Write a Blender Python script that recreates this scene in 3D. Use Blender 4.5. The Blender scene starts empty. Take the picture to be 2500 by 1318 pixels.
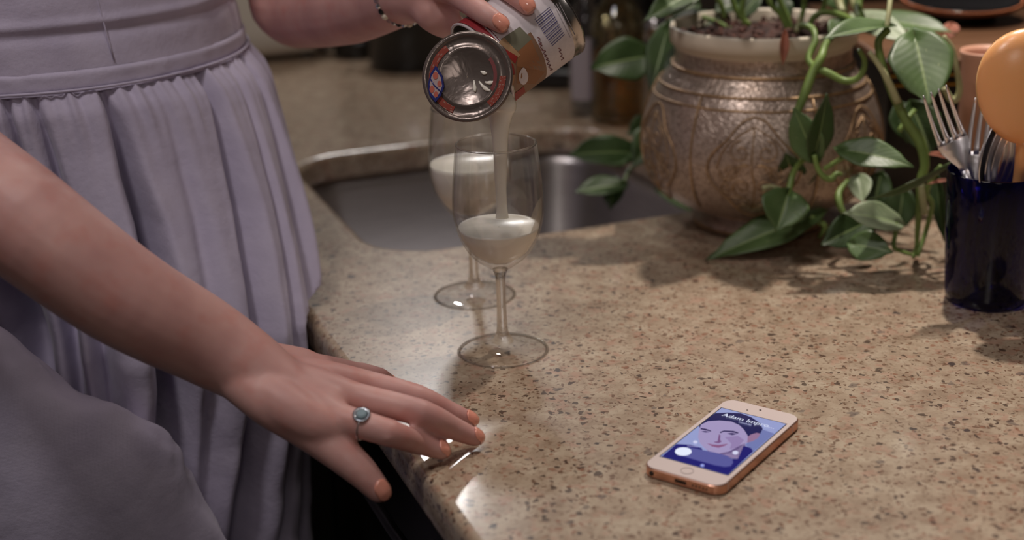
import bpy, math, random
import numpy as np
from mathutils import Vector, Matrix, noise
random.seed(7)
S = bpy.context.scene
COL = S.collection
# ------------------------------------------------------------------ camera
FPX, CH, PITCH, ROLL = 3386.0, 0.436, 0.3404, -0.0313
F_ = Vector((0, math.cos(PITCH), -math.sin(PITCH)))
R_ = Vector((1, 0, 0)); U_ = R_.cross(F_)
R2 = R_*math.cos(ROLL) + U_*math.sin(ROLL)
U2 = -R_*math.sin(ROLL) + U_*math.cos(ROLL)
CAM = Vector((0, 0, CH))
cd = bpy.data.cameras.new('camera'); co = bpy.data.objects.new('camera', cd); COL.objects.link(co)
m = Matrix.Identity(4)
for i in range(3):
    m[i][0], m[i][1], m[i][2], m[i][3] = R2[i], U2[i], -F_[i], CAM[i]
co.matrix_world = m
cd.sensor_width = 36; cd.lens = FPX/2500*36; cd.clip_start = 0.01
cd.dof.use_dof = True; cd.dof.focus_distance = 1.03; cd.dof.aperture_fstop = 3.6
S.camera = co
S.view_settings.view_transform = 'Standard'; S.view_settings.look = 'None'
S.view_settings.gamma = 1; S.view_settings.use_curve_mapping = False
S.view_settings.exposure = -0.10
S.cycles.use_denoising = True
S.cycles.max_bounces = 14; S.cycles.transmission_bounces = 12; S.cycles.sample_clamp_indirect = 3
# ------------------------------------------------------------------ light
W = bpy.data.worlds.new('world'); S.world = W; W.use_nodes = True
W.node_tree.nodes['Background'].inputs[0].default_value = (1.0, .86, .76, 1)
W.node_tree.nodes['Background'].inputs[1].default_value = 0.035
def light(name, kind, loc, energy, size, color, target=None, **k):
    l = bpy.data.lights.new(name, kind); l.energy = energy; l.color = color
    if kind == 'AREA':
        l.size = size; l.shape = 'DISK'
    else:
        l.shadow_soft_size = size
    for a, b in k.items(): setattr(l, a, b)
    o = bpy.data.objects.new(name, l); COL.objects.link(o); o.location = loc
    if target is not None:
        o.rotation_euler = (Vector(target)-Vector(loc)).to_track_quat('-Z', 'Y').to_euler()
    return o
light('cabinet_lamp_light', 'SPOT', (.43, 1.48, 1.16), 56, .020, (1, .90, .81), (.60, 1.08, 0), spot_size=1.42, spot_blend=1.0)
light('overhead_light', 'AREA', (-.02, .80, 1.50), 2.4, .16, (1, .88, .82), (-.05, 1.15, 0))  # ceiling lamp over the near counter
light('overhead_light', 'AREA', (-.50, .50, 1.40), 5.0, .22, (1, .93, .92), (-.35, 1.1, .05))  # cooler fill added overhead to brighten the dress
light('window_lamp_light', 'AREA', (-.200, 2.62, .940), 2.2, .07, (1, .97, .95), (-.05, .9, 0))
light('window_lamp_light', 'AREA', (-.125, 2.62, .915), 1.8, .06, (1, .97, .95), (-.05, .9, 0))
light('fill_light', 'AREA', (.05, -.30, .85), 1.7, .35, (1, .90, .84), (.1, 1.2, .05))  # soft fill added behind the camera to brighten milk and front faces
light('overhead_light', 'AREA', (-.15, 1.95, 1.45), 3.6, .16, (1, .92, .84), (-.15, 1.9, 0))  # extra overhead light added to brighten the far counter
# ------------------------------------------------------------------ helpers
def ray(px, py): return F_ + R2*((px-1250)/FPX) - U2*((py-659)/FPX)
def Z(px, py, z=0.0):
    d = ray(px, py); return CAM + d*((z-CH)/d.z)
def D(px, py, y):
    d = ray(px, py); return CAM + d*(y/d.y)
EA = math.radians(-21.0)
E1 = Vector((math.sin(EA), math.cos(EA), 0)); E2 = Vector((E1.y, -E1.x, 0))
O0 = Vector((-.131, 1.001, 0))
def UV(u, v, z=0.0): return O0 + E1*u + E2*v + Vector((0, 0, z))

def tag(o, label=None, cat=None, group=None, kind=None):
    if label: o['label'] = label
    if cat: o['category'] = cat
    if group: o['group'] = group
    if kind: o['kind'] = kind
    return o
def empty(name, loc, label=None, cat=None, group=None, rz=0):
    o = bpy.data.objects.new(name, None); COL.objects.link(o)
    o.location = loc; o.rotation_euler = (0, 0, rz); o.empty_display_size = .01
    bpy.context.view_layer.update()
    return tag(o, label, cat, group)
def link(name, me, mat, parent=None, smooth=True):
    o = bpy.data.objects.new(name, me); COL.objects.link(o)
    if mat is not None:
        me.materials.clear(); me.materials.append(mat)
    if smooth and len(me.polygons): me.polygons.foreach_set('use_smooth', [True]*len(me.polygons))
    if parent is not None:
        o.parent = parent; o.matrix_parent_inverse = wm(parent).inverted()
    return o
def wm(o):
    M = o.matrix_basis.copy()
    if o.parent is not None: M = wm(o.parent) @ o.matrix_parent_inverse @ M
    return M
def mesh(name, vs, fs, mat, parent=None, smooth=True, uv=None):
    me = bpy.data.meshes.new(name); me.from_pydata([tuple(v) for v in vs], [], fs)
    if uv is not None:
        l = me.uv_layers.new(name='UVMap')
        idx = [0]*len(me.loops); me.loops.foreach_get('vertex_index', idx)
        l.data.foreach_set('uv', [c for i in idx for c in uv[i]])
    me.validate(); me.update()
    return link(name, me, mat, parent, smooth)
def grid(nu, nv, fn, cu=False, cv=False):
    vs = [fn(i/(nu if cu else nu-1), j/(nv if cv else nv-1)) for j in range(nv) for i in range(nu)]
    uv = [(i/(nu if cu else nu-1), j/(nv if cv else nv-1)) for j in range(nv) for i in range(nu)]
    fs = []
    for j in range(nv if cv else nv-1):
        for i in range(nu if cu else nu-1):
            a, b = j*nu+i, j*nu+(i+1) % nu; j2 = (j+1) % nv
            fs.append((a, b, j2*nu+(i+1) % nu, j2*nu+i))
    return vs, fs, uv
def lathe_data(prof, n=64, M=None, close_ends=True):
    vs, fs = [], []
    k = len(prof)
    for (r, z) in prof:
        for i in range(n):
            a = 2*math.pi*i/n
            vs.append(Vector((r*math.cos(a), r*math.sin(a), z)))
    for j in range(k-1):
        for i in range(n):
            fs.append((j*n+i, j*n+(i+1) % n, (j+1)*n+(i+1) % n, (j+1)*n+i))
    if close_ends:
        fs.append(tuple(range(n))[::-1]); fs.append(tuple((k-1)*n+i for i in range(n)))
    if M is not None: vs = [M @ v for v in vs]
    return vs, fs
def lathe(name, prof, mat, parent=None, n=64, M=None, close=True):
    vs, fs = lathe_data(prof, n, M, close)
    return mesh(name, vs, fs, mat, parent)
def spline(pts, per=6):
    P = [Vector(p) for p in pts]
    if len(P) < 3: 
        return [P[0].lerp(P[-1], i/per) for i in range(per+1)]
    out = []
    for i in range(len(P)-1):
        p0 = P[i-1] if i else P[0]*2-P[1]; p1, p2 = P[i], P[i+1]
        p3 = P[i+2] if i+2 < len(P) else P[-1]*2-P[-2]
        for k in range(per):
            t = k/per
            out.append(.5*((2*p1)+(p2-p0)*t+(2*p0-5*p1+4*p2-p3)*t*t+(3*p1-p0-3*p2+p3)*t**3))
    out.append(P[-1]); return out
def tube_data(pts, rad, n=8, flat=None, upv=None, cap=True):
    """pts already smooth; rad float / list; flat=(scale along side) for elliptical sections"""
    k = len(pts); vs, fs = [], []
    if not hasattr(rad, '__len__'): rad = [rad]*k
    up = None
    for j, p in enumerate(pts):
        t = (pts[min(j+1, k-1)]-pts[max(j-1, 0)]).normalized()
        if upv is not None: up = Vector(upv)
        elif up is None: up = Vector((0, 0, 1)) if abs(t.z) < .9 else Vector((1, 0, 0))
        side = t.cross(up).normalized(); up = side.cross(t).normalized()
        f = flat if flat else 1
        for i in range(n):
            a = 2*math.pi*i/n
            vs.append(p+side*(math.cos(a)*rad[j]*f)+up*(math.sin(a)*rad[j]))
    for j in range(k-1):
        for i in range(n):
            fs.append((j*n+i, (j+1)*n+i, (j+1)*n+(i+1) % n, j*n+(i+1) % n))
    if cap:
        fs.append(tuple(range(n))); fs.append(tuple((k-1)*n+i for i in range(n))[::-1])
    return vs, fs
def tube(name, pts, rad, mat, parent=None, n=8, per=6, **k):
    P = spline(pts, per)
    if hasattr(rad, '__len__'):
        r0 = rad; rad = [float(np.interp(i/(len(P)-1), np.linspace(0, 1, len(r0)), r0)) for i in range(len(P))]
    vs, fs = tube_data(P, rad, n, **k)
    return mesh(name, vs, fs, mat, parent)
def join(lst):
    V, Fc = [], []
    for vs, fs in lst:
        o = len(V); V += list(vs); Fc += [tuple(i+o for i in f) for f in fs]
    return V, Fc
def box_data(x0, x1, y0, y1, z0, z1, M=None):
    vs = [Vector((x, y, z)) for z in (z0, z1) for y in (y0, y1) for x in (x0, x1)]
    if M is not None: vs = [M @ v for v in vs]
    return vs, [(0, 2, 3, 1), (4, 5, 7, 6), (0, 1, 5, 4), (2, 6, 7, 3), (0, 4, 6, 2), (1, 3, 7, 5)]
def box(name, x0, x1, y0, y1, z0, z1, mat, parent=None, M=None, bevel=0):
    vs, fs = box_data(x0, x1, y0, y1, z0, z1, M)
    o = mesh(name, vs, fs, mat, parent, smooth=False)
    if bevel:
        b = o.modifiers.new('bevel', 'BEVEL'); b.width = bevel; b.segments = 3
        b.harden_normals = False
        o.data.polygons.foreach_set('use_smooth', [True]*len(o.data.polygons))
    return o
MUV = Matrix(((E1.x, E2.x, 0, O0.x), (E1.y, E2.y, 0, O0.y), (0, 0, 1, 0), (0, 0, 0, 1)))
def bake(o):
    bpy.context.view_layer.update()
    dg = bpy.context.evaluated_depsgraph_get()
    me = bpy.data.meshes.new_from_object(o.evaluated_get(dg))
    return me
def rrect(x0, x1, y0, y1, r, n=8):
    out = []
    for cx, cy, a0 in ((x1-r, y1-r, 0), (x0+r, y1-r, 90), (x0+r, y0+r, 180), (x1-r, y0+r, 270)):
        for i in range(n+1):
            a = math.radians(a0+90*i/n); out.append((cx+r*math.cos(a), cy+r*math.sin(a)))
    return out
# ------------------------------------------------------------------ materials
def srgb(r, g, b):
    f = lambda c: ((c/255)/12.92 if c/255 <= .04045 else ((c/255+.055)/1.055)**2.4)
    return (f(r), f(g), f(b), 1)
class N:
    def __init__(s, name):
        s.m = bpy.data.materials.new(name); s.m.use_nodes = True; s.t = s.m.node_tree
        s.b = s.t.nodes['Principled BSDF']
    def n(s, typ, **k):
        x = s.t.nodes.new('ShaderNode'+typ)
        for a, v in k.items():
            if a.startswith('i_'): x.inputs[a[2:].replace('_', ' ')].default_value = v
            else: setattr(x, a, v)
        return x
    def l(s, a, b): s.t.links.new(a, b)
    def set(s, **k):
        for a, v in k.items(): s.b.inputs[a.replace('_', ' ')].default_value = v
        return s
    def ramp(s, fac, stops, interp='LINEAR'):
        r = s.n('ValToRGB'); r.color_ramp.interpolation = interp
        e = r.color_ramp.elements
        while len(e) < len(stops): e.new(.5)
        for i, (p, c) in enumerate(stops):
            e[i].position = p; e[i].color = c if hasattr(c, '__len__') else (c, c, c, 1)
        s.l(fac, r.inputs[0]); return r.outputs[0]
    def mix(s, fac, a, b, mode='MIX'):
        x = s.n('Mix', data_type='RGBA', blend_type=mode)
        for sock, v in ((x.inputs['Factor'], fac), (x.inputs[6], a), (x.inputs[7], b)):
            if hasattr(v, 'links') or hasattr(v, 'is_linked'): s.l(v, sock)
            else: sock.default_value = v
        return x.outputs[2]
    def math(s, op, a, b=0.0):
        x = s.n('Math', operation=op)
        for sock, v in ((x.inputs[0], a), (x.inputs[1], b)):
            if hasattr(v, 'is_linked'): s.l(v, sock)
            else: sock.default_value = v
        return x.outputs[0]
    def noise(s, co, scale, detail=2, rough=.5, dist=0):
        x = s.n('TexNoise'); x.inputs['Scale'].default_value = scale; x.inputs['Detail'].default_value = detail
        x.inputs['Roughness'].default_value = rough; x.inputs['Distortion'].default_value = dist
        s.l(co, x.inputs['Vector']); return x.outputs[0], x.outputs[1]
    def bump(s, h, strength=.3, dist=.001):
        x = s.n('Bump'); x.inputs['Strength'].default_value = strength; x.inputs['Distance'].default_value = dist
        s.l(h, x.inputs['Height']); s.l(x.outputs[0], s.b.inputs['Normal'])
    def co(s, k='Object'): return s.n('TexCoord').outputs[k]
def simple(name, col, rough=.5, metal=0.0, coat=0, nscale=0, namt=.1, **k):
    q = N(name); q.set(Roughness=rough, Metallic=metal, Base_Color=col)
    if coat: q.set(Coat_Weight=coat, Coat_Roughness=.1)
    if nscale:
        f, _ = q.noise(q.co(), nscale, 4)
        dark = tuple(c*(1-namt*2) for c in col[:3])+(1,); lite = tuple(min(1, c*(1+namt*2)) for c in col[:3])+(1,)
        q.l(q.ramp(f, [(.3, dark), (.7, lite)]), q.b.inputs['Base Color'])
    for a, v in k.items(): q.b.inputs[a.replace('_', ' ')].default_value = v
    return q.m
def mat_granite():
    q = N('granite'); co_ = q.co()
    geo = q.n('NewGeometry').outputs['Position']
    _, nc = q.noise(geo, 160, 2)
    vm = q.n('VectorMath', operation='MULTIPLY_ADD'); q.l(nc, vm.inputs[0]); vm.inputs[1].default_value = (.009,)*3; q.l(geo, vm.inputs[2])
    P = vm.outputs[0]
    f0, _ = q.noise(P, 55, 4, .6)
    base = q.ramp(f0, [(.32, srgb(150, 128, 107)), (.5, srgb(170, 150, 128)), (.68, srgb(186, 169, 147))])
    f1, _ = q.noise(P, 95, 2, .5)
    base = q.mix(q.ramp(f1, [(.56, 0.0), (.68, .6)]), base, srgb(172, 132, 112))
    f2, _ = q.noise(P, 240, 2, .6)
    base = q.mix(q.ramp(f2, [(.54, 0.0), (.68, .6)]), base, srgb(120, 94, 72))
    def flecks(scale, thr, rad, col, base, amt=1):
        v = q.n('TexVoronoi'); v.inputs['Scale'].default_value = scale; q.l(P, v.inputs['Vector'])
        sep = q.n('SeparateColor'); q.l(v.outputs['Color'], sep.inputs[0])
        sel = q.math('GREATER_THAN', sep.outputs[0], thr)
        r = q.math('MULTIPLY', q.math('ADD', sep.outputs[1], .35), rad)
        ins = q.ramp(q.math('SUBTRACT', q.math('ADD', r, .5), v.outputs['Distance']), [(.47, 0.0), (.53, 1.0)])
        return q.mix(q.math('MULTIPLY', q.math('MULTIPLY', sel, ins), amt), base, col)
    base = flecks(270, .66, .40, srgb(104, 74, 54), base, .85)
    base = flecks(210, .82, .38, srgb(138, 92, 68), base, .75)
    base = flecks(190, .80, .38, srgb(66, 46, 36), base, .85)
    base = flecks(85, .88, .26, srgb(104, 90, 82), base, .7)
    base = flecks(82, .945, .27, srgb(56, 44, 44), base, .9)
    q.l(base, q.b.inputs['Base Color'])
    q.set(Roughness=.34, Coat_Weight=.55, Coat_Roughness=.12)
    return q.m
M_gran = mat_granite()
def mat_skin():
    q = N('skin'); co_ = q.co()
    f, _ = q.noise(co_, 22, 3)
    c = q.ramp(f, [(.35, srgb(196, 146, 140)), (.65, srgb(214, 166, 158))])
    g, _ = q.noise(co_, 60, 2)
    c = q.mix(q.ramp(g, [(.5, 0.0), (.75, .35)]), c, srgb(200, 118, 102))
    q.l(c, q.b.inputs['Base Color'])
    q.set(Roughness=.5, Subsurface_Weight=.25, Subsurface_Radius=(.012, .004, .002), Subsurface_Scale=.6)
    h, _ = q.noise(co_, 500, 3); q.bump(h, .08, .0006)
    return q.m
M_skin = mat_skin()
M_nail = simple('coral_nail', srgb(248, 168, 146), .12, coat=1)
def mat_cloth():
    q = N('dress_cloth'); co_ = q.co()
    w1 = q.n('TexWave', bands_direction='X'); w1.inputs['Scale'].default_value = 320; w1.inputs['Distortion'].default_value = 2
    w2 = q.n('TexWave', bands_direction='Z'); w2.inputs['Scale'].default_value = 320; w2.inputs['Distortion'].default_value = 2
    q.l(co_, w1.inputs[0]); q.l(co_, w2.inputs[0])
    f, _ = q.noise(co_, 25, 4)
    q.l(q.ramp(f, [(.3, srgb(184, 176, 200)), (.7, srgb(198, 190, 212))]), q.b.inputs['Base Color'])
    n2, _ = q.noise(co_, 38, 5, .6)
    h = q.math('ADD', q.math('MULTIPLY', q.math('ADD', w1.outputs[1], w2.outputs[1]), .02), q.math('MULTIPLY', n2, 1.0))
    q.bump(h, .5, .003)
    q.set(Roughness=.85, Sheen_Weight=.25, Sheen_Roughness=.5)
    return q.m
M_cloth = mat_cloth()
def glass(name, col=(1, 1, 1, 1), rough=0.0, ior=1.5, thin=.8):
    # part refraction, part straight-through transmission, so the walls also pass light to what stands behind
    q = N(name); q.set(Base_Color=col, Roughness=rough, IOR=ior, Transmission_Weight=1.0)
    if thin:
        tr = q.n('BsdfTransparent'); tr.inputs[0].default_value = col
        gl = q.n('BsdfGlossy'); gl.inputs['Roughness'].default_value = max(rough, .02)
        bf = q.n('NewGeometry').outputs['Backfacing']; fr = q.n('Fresnel'); q.l(q.math('ADD', q.math('MULTIPLY', bf, 1/ior-ior), ior), fr.inputs[0])
        m1 = q.n('MixShader'); q.l(q.math('MULTIPLY', fr.outputs[0], .8), m1.inputs[0]); q.l(tr.outputs[0], m1.inputs[1]); q.l(gl.outputs[0], m1.inputs[2])
        m2 = q.n('MixShader'); m2.inputs[0].default_value = thin; q.l(q.b.outputs[0], m2.inputs[1]); q.l(m1.outputs[0], m2.inputs[2])
        q.l(m2.outputs[0], q.t.nodes['Material Output'].inputs['Surface'])
    return q.m
M_glass = glass('clear_glass', thin=.9)
M_foot = glass('clear_glass_foot', thin=1.0)
M_stem = glass('clear_glass_stem', thin=.25)
M_rim = glass('clear_glass_rim', thin=0)
M_milk = simple('milk', srgb(254, 248, 234), .22, Subsurface_Weight=.1, Subsurface_Radius=(.006, .005, .003), Subsurface_Scale=.5)
M_steel = N('brushed_steel')
def _st(q):
    mp = q.n('Mapping'); mp.inputs['Scale'].default_value = (6, 6, 300); q.l(q.co(), mp.inputs[0])
    f, _ = q.noise(mp.outputs[0], 3, 3); q.l(q.ramp(f, [(.3, srgb(180, 176, 178)), (.7, srgb(206, 202, 202))]), q.b.inputs['Base Color'])
    q.set(Metallic=1, Roughness=.32); return q.m
M_steel = _st(M_steel)
M_chrome = simple('polished_steel', srgb(232, 230, 234), .30, 1)
M_cream = simple('cream_plastic', srgb(222, 210, 190), .42)
M_black = simple('black_enamel', srgb(20, 20, 20), .3)
M_white = simple('white_enamel', srgb(215, 208, 196), .4)
M_darkwall = simple('dark_wall', srgb(46, 36, 30), .7, nscale=6)
M_floor = simple('floor_dark', srgb(30, 24, 20), .5, nscale=5)
M_cab = simple('black_cabinet', srgb(16, 14, 14), .35)
def mat_wood():
    q = N('varnished_wood'); mp = q.n('Mapping'); mp.inputs['Scale'].default_value = (3, 30, 30); q.l(q.co(), mp.inputs[0])
    f, _ = q.noise(mp.outputs[0], 4, 5, .6, 1.0)
    q.l(q.ramp(f, [(.3, srgb(96, 66, 46)), (.7, srgb(132, 96, 70))]), q.b.inputs['Base Color']); q.set(Roughness=.35, Coat_Weight=.3); return q.m
M_wood = mat_wood()
M_gold = simple('gilt', srgb(170, 130, 60), .35, 1)
def mat_brass():
    q = N('engraved_brass'); uv = q.co('UV'); ob = q.co()
    _, nc = q.noise(ob, 30, 3)
    vm = q.n('VectorMath', operation='MULTIPLY_ADD'); q.l(nc, vm.inputs[0]); vm.inputs[1].default_value = (.02,)*3; q.l(ob, vm.inputs[2])
    v = q.n('TexVoronoi', feature='DISTANCE_TO_EDGE'); v.inputs['Scale'].default_value = 210; q.l(vm.outputs[0], v.inputs['Vector'])
    ln = q.ramp(v.outputs[0], [(.0, 0.0), (.10, 1.0)])
    f, _ = q.noise(ob, 260, 3, .7)
    g, _ = q.noise(ob, 14, 3)
    base = q.ramp(g, [(.35, srgb(186, 166, 150)), (.65, srgb(204, 186, 174))])
    base = q.mix(q.ramp(f, [(.48, 0.0), (.62, .55)]), base, srgb(112, 88, 70))
    base = q.mix(q.math('MULTIPLY', q.math('SUBTRACT', 1.0, ln), .3), base, srgb(80, 58, 44))
    q.l(base, q.b.inputs['Base Color'])
    q.set(Metallic=.65, Roughness=.34)
    h = q.math('ADD', q.math('MULTIPLY', ln, .5), q.math('MULTIPLY', f, .5)); q.bump(h, .45, .0007)
    return q.m
M_brass = mat_brass()
M_brassplain = simple('worn_brass', srgb(176, 146, 112), .42, .6, nscale=60, namt=.15)
def mat_leaf(name, dark, mid, varieg, vthr):
    q = N(name); uv = q.co('UV')
    sep = q.n('SeparateXYZ'); q.l(uv, sep.inputs[0])
    s = q.math('ABSOLUTE', q.math('SUBTRACT', sep.outputs[0], .5))
    ob = q.co()
    f, _ = q.noise(ob, 30, 3)
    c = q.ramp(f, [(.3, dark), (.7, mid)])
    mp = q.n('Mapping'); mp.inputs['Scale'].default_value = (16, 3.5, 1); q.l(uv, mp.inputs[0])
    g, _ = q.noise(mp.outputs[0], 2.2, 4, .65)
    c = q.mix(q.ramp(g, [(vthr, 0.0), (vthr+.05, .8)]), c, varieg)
    c = q.mix(q.ramp(s, [(.012, .55), (.03, 0.0)]), c, srgb(150, 170, 110))
    q.l(c, q.b.inputs['Base Color'])
    # side veins
    vv = q.n('Math', operation='SINE'); q.l(q.math('MULTIPLY', q.math('ADD', sep.outputs[1], q.math('MULTIPLY', s, -.6)), 60), vv.inputs[0])
    q.bump(vv.outputs[0], .10, .0003)
    q.set(Roughness=.44, Specular_IOR_Level=.5, Subsurface_Weight=.08, Subsurface_Radius=(.002, .004, .001), Subsurface_Scale=.5)
    return q.m
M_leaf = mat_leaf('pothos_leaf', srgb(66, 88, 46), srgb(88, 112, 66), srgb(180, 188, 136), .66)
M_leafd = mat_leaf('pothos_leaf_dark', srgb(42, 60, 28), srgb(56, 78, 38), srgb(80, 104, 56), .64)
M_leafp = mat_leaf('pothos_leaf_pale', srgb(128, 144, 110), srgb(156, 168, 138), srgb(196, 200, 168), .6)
M_vine = simple('vine_green', srgb(116, 140, 72), .45, nscale=40, namt=.15)
M_vinep = simple('vine_pale', srgb(172, 172, 128), .45, nscale=40, namt=.12)
M_soil = simple('potting_soil', srgb(60, 36, 28), .9, nscale=120, namt=.3)
M_cobalt = glass('cobalt_glass', (.05, .05, .36, 1), .02)
def mat_orange():
    q = N('orange_silicone'); q.set(Base_Color=srgb(255, 184, 122), Roughness=.3, Subsurface_Weight=.2, Subsurface_Radius=(.01, .004, .001), Subsurface_Scale=.6, Coat_Weight=.3, Coat_Roughness=.25)
    f, _ = q.noise(q.co(), 400, 2); q.bump(f, .12, .0005); return q.m
M_orange = mat_orange()
M_pink = simple('peach_plastic', srgb(196, 146, 122), .45)
M_gem = glass('crystal', (.85, .9, .95, 1), .0, 1.9)
M_silver = simple('silver', srgb(205, 205, 210), .2, 1)
# ------------------------------------------------------------------ room
def st(o, lab=None): tag(o, lab, None, None, 'structure'); return o
st(box('floor', -1.5, 2.6, -1.6, 1.7, -1.0, -.93, M_floor, M=MUV))
st(box('wall_right', -1.5, 2.6, 1.095, 1.16, -.93, 1.7, M_darkwall, M=MUV))
st(box('wall_back', 1.9, 1.98, -1.6, 1.09, -.93, 1.7, M_darkwall, M=MUV))
st(box('ceiling', -1.5, 2.6, -1.6, 1.7, 1.7, 1.76, simple('ceiling_paint', srgb(120, 108, 98), .8), M=MUV))
# countertop: slab with an opening for the sink
cu = bpy.data.curves.new('slab', 'CURVE'); cu.dimensions = '2D'; cu.fill_mode = 'BOTH'
cu.extrude = .009; cu.bevel_depth = .008; cu.bevel_resolution = 3
def addspl(pts, cyc=True):
    s = cu.splines.new('POLY'); s.points.add(len(pts)-1)
    for p, q in zip(s.points, pts): p.co = (q[0], q[1], 0, 1)
    s.use_cyclic_u = True
BV = .008
addspl([(-1.3+BV, BV), (1.85, BV), (1.85, 1.075), (-1.3+BV, 1.075)])
addspl(rrect(.262-BV, .665+BV, .105-BV, .505+BV, .075, 10))
slab = bpy.data.objects.new('slab_curve', cu); COL.objects.link(slab)
me = bake(slab); bpy.data.objects.remove(slab)
for v in me.vertices: v.co.z -= .017
me.transform(MUV)
ct = link('countertop', me, M_gran, None, smooth=False)
es = ct.modifiers.new('es', 'EDGE_SPLIT'); es.split_angle = math.radians(40); ct.data.polygons.foreach_set('use_smooth', [True]*len(ct.data.polygons))
tag(ct, 'speckled tan granite countertop with a rounded polished front edge', 'countertop')
# sink
sk = empty('sink', UV(.46, .3, -.23), 'stainless steel undermount sink basin set below the granite counter', 'sink')
rings = [(-.012, -.0345, .08), (-.012, -.036, .08), (.004, -.038, .07), (.0, -.05, .07), (-.008, -.17, .068), (-.025, -.2, .06), (-.06, -.207, .05), (-.15, -.21, .02)]
vs, fs = [], []
for g, z, r in rings:
    gg = -g if g < 0 and z > -.037 else g
    if z > -.037: R = rrect(.262-.02, .665+.02, .105-.02, .505+.02, .08, 10)
    else:
        e = .004+g
        R = rrect(.262-e, .665+e, .105-e, .505+e, max(r, .015), 10)
    vs += [UV(a, b, z) for a, b in R]
n = len(R)
for j in range(len(rings)-1):
    for i in range(n): fs.append((j*n+i, j*n+(i+1) % n, (j+1)*n+(i+1) % n, (j+1)*n+i))
fs.append(tuple((len(rings)-1)*n+i for i in range(n)))
bs = mesh('basin', vs, fs, M_steel, sk)
lathe('drain', [(.0, -.0), (.04, 0), (.043, .002), (.038, .0035), (.03, .001), (.0, .001)], M_chrome, sk, 32, Matrix.Translation(UV(.46, .3, -.2098)), False)
# base cabinets under the counter
bc = empty('base_cabinet', UV(.2, .3, -.93), 'black base cabinet with flat doors under the granite counter', 'cabinet')
box('body', -1.25, .24, .06, .60, -.93, -.036, M_cab, bc, MUV)
box('body', .69, 1.8, .06, .60, -.93, -.036, M_cab, bc, MUV)
box('body', .24, .69, .06, .10, -.93, -.036, M_cab, bc, MUV)
for i in range(6):
    u0 = -1.22+i*.5
    d = box('door', u0, u0+.48, .040, .058, -.83, -.06, M_cab, bc, MUV, bevel=.003)
    tube('handle', [UV(u0+.12, .034, -.11), UV(u0+.12, .015, -.115), UV(u0+.36, .015, -.115), UV(u0+.36, .034, -.11)], .005, M_cab, d, 8, 4)
# ------------------------------------------------------------------ background things
ap = empty('toaster_oven', UV(1.42, .2, 0), 'off-white enamel appliance with rounded lower edge at far end of the counter', 'appliance')
vs, fs, uv_ = [], [], None
prof = [(0, .035), (.004, .022), (.012, .012), (.026, .008), (.30, .008)]
R = rrect(1.30, 1.62, -.05, .345, .03, 6); n = len(R)
body = []
cxu, cxv = 1.46, .15
for ins, z in ((.03, .010), (.012, .018), (.003, .032), (0, .055), (0, .28), (.004, .295), (.02, .30)):
    for a, b in R:
        sx = (cxu-a); sy = (cxv-b); L = math.hypot(sx, sy)
        vs.append(UV(a+sx/L*ins, b+sy/L*ins, z))
for j in range(6):
    for i in range(n): fs.append((j*n+i, j*n+(i+1) % n, (j+1)*n+(i+1) % n, (j+1)*n+i))
fs.append(tuple(range(n))[::-1]); fs.append(tuple(6*n+i for i in range(n)))
mesh('housing', vs, fs, M_white, ap)
for a in (1.33, 1.58):
    for b in (0.0, .29): lathe('foot', [(.012, 0), (.013, .01)], M_black, ap, 16, Matrix.Translation(UV(a, b, .0005)))
# black saucepan left of centre
def pan(name, c, r, h, label, lid=True):
    p = empty(name, c, label, 'pot')
    T = Matrix.Translation(c)
    lathe('body', [(r*.93, 0), (r*.98, .004), (r, .02), (r, h), (r+.003, h+.002), (r-.002, h+.003), (r-.003, h-.002), (r-.003, .01), (0.001, .008)], M_black, p, 48, T, True)
    if lid:
        ld = lathe('lid', [(r+.002, h+.003), (r+.002, h+.006), (r*.9, h+.011), (r*.4, h+.024), (.012, h+.027), (.008, h+.035), (.016, h+.045), (.012, h+.05), (.001, h+.051)], M_steel, p, 48, T)
    for s in (-1, 1):
        tube('handle', [c+Vector((s*r*.99, -.02, h*.8)), c+Vector((s*(r+.025), -.015, h*.82)), c+Vector((s*(r+.025), .015, h*.82)), c+Vector((s*r*.99, .02, h*.8))], .005, M_black, p, 8, 4)
    return p
pan('stock_pot', Z(1000, 178)+Vector((.0, .055, 0)), .068, .082, 'black enamel pot with steel lid standing behind the sink, left of the can')
pan('small_pan', Z(866, 150)+Vector((0, .05, 0)), .040, .026, 'low black pan beside the white appliance, left of the stock pot', False)
bx = empty('coffee_maker', Z(1400, 230)+Vector((0, .12, 0)), 'black coffee maker standing behind the sink in the shade', 'appliance')
c = Z(1400, 230)+Vector((0, .12, 0)); T = Matrix.Translation(c) @ Matrix.Rotation(-.2, 4, 'Z')
box('body', -.08, .125, -.02, .09, 0.001, .30, M_black, bx, T, bevel=.012)
box('base', -.08, .125, -.09, -.02, 0.001, .03, M_black, bx, T, bevel=.008)
box('head', -.08, .125, -.09, -.021, .20, .30, M_black, bx, T, bevel=.012)
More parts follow.
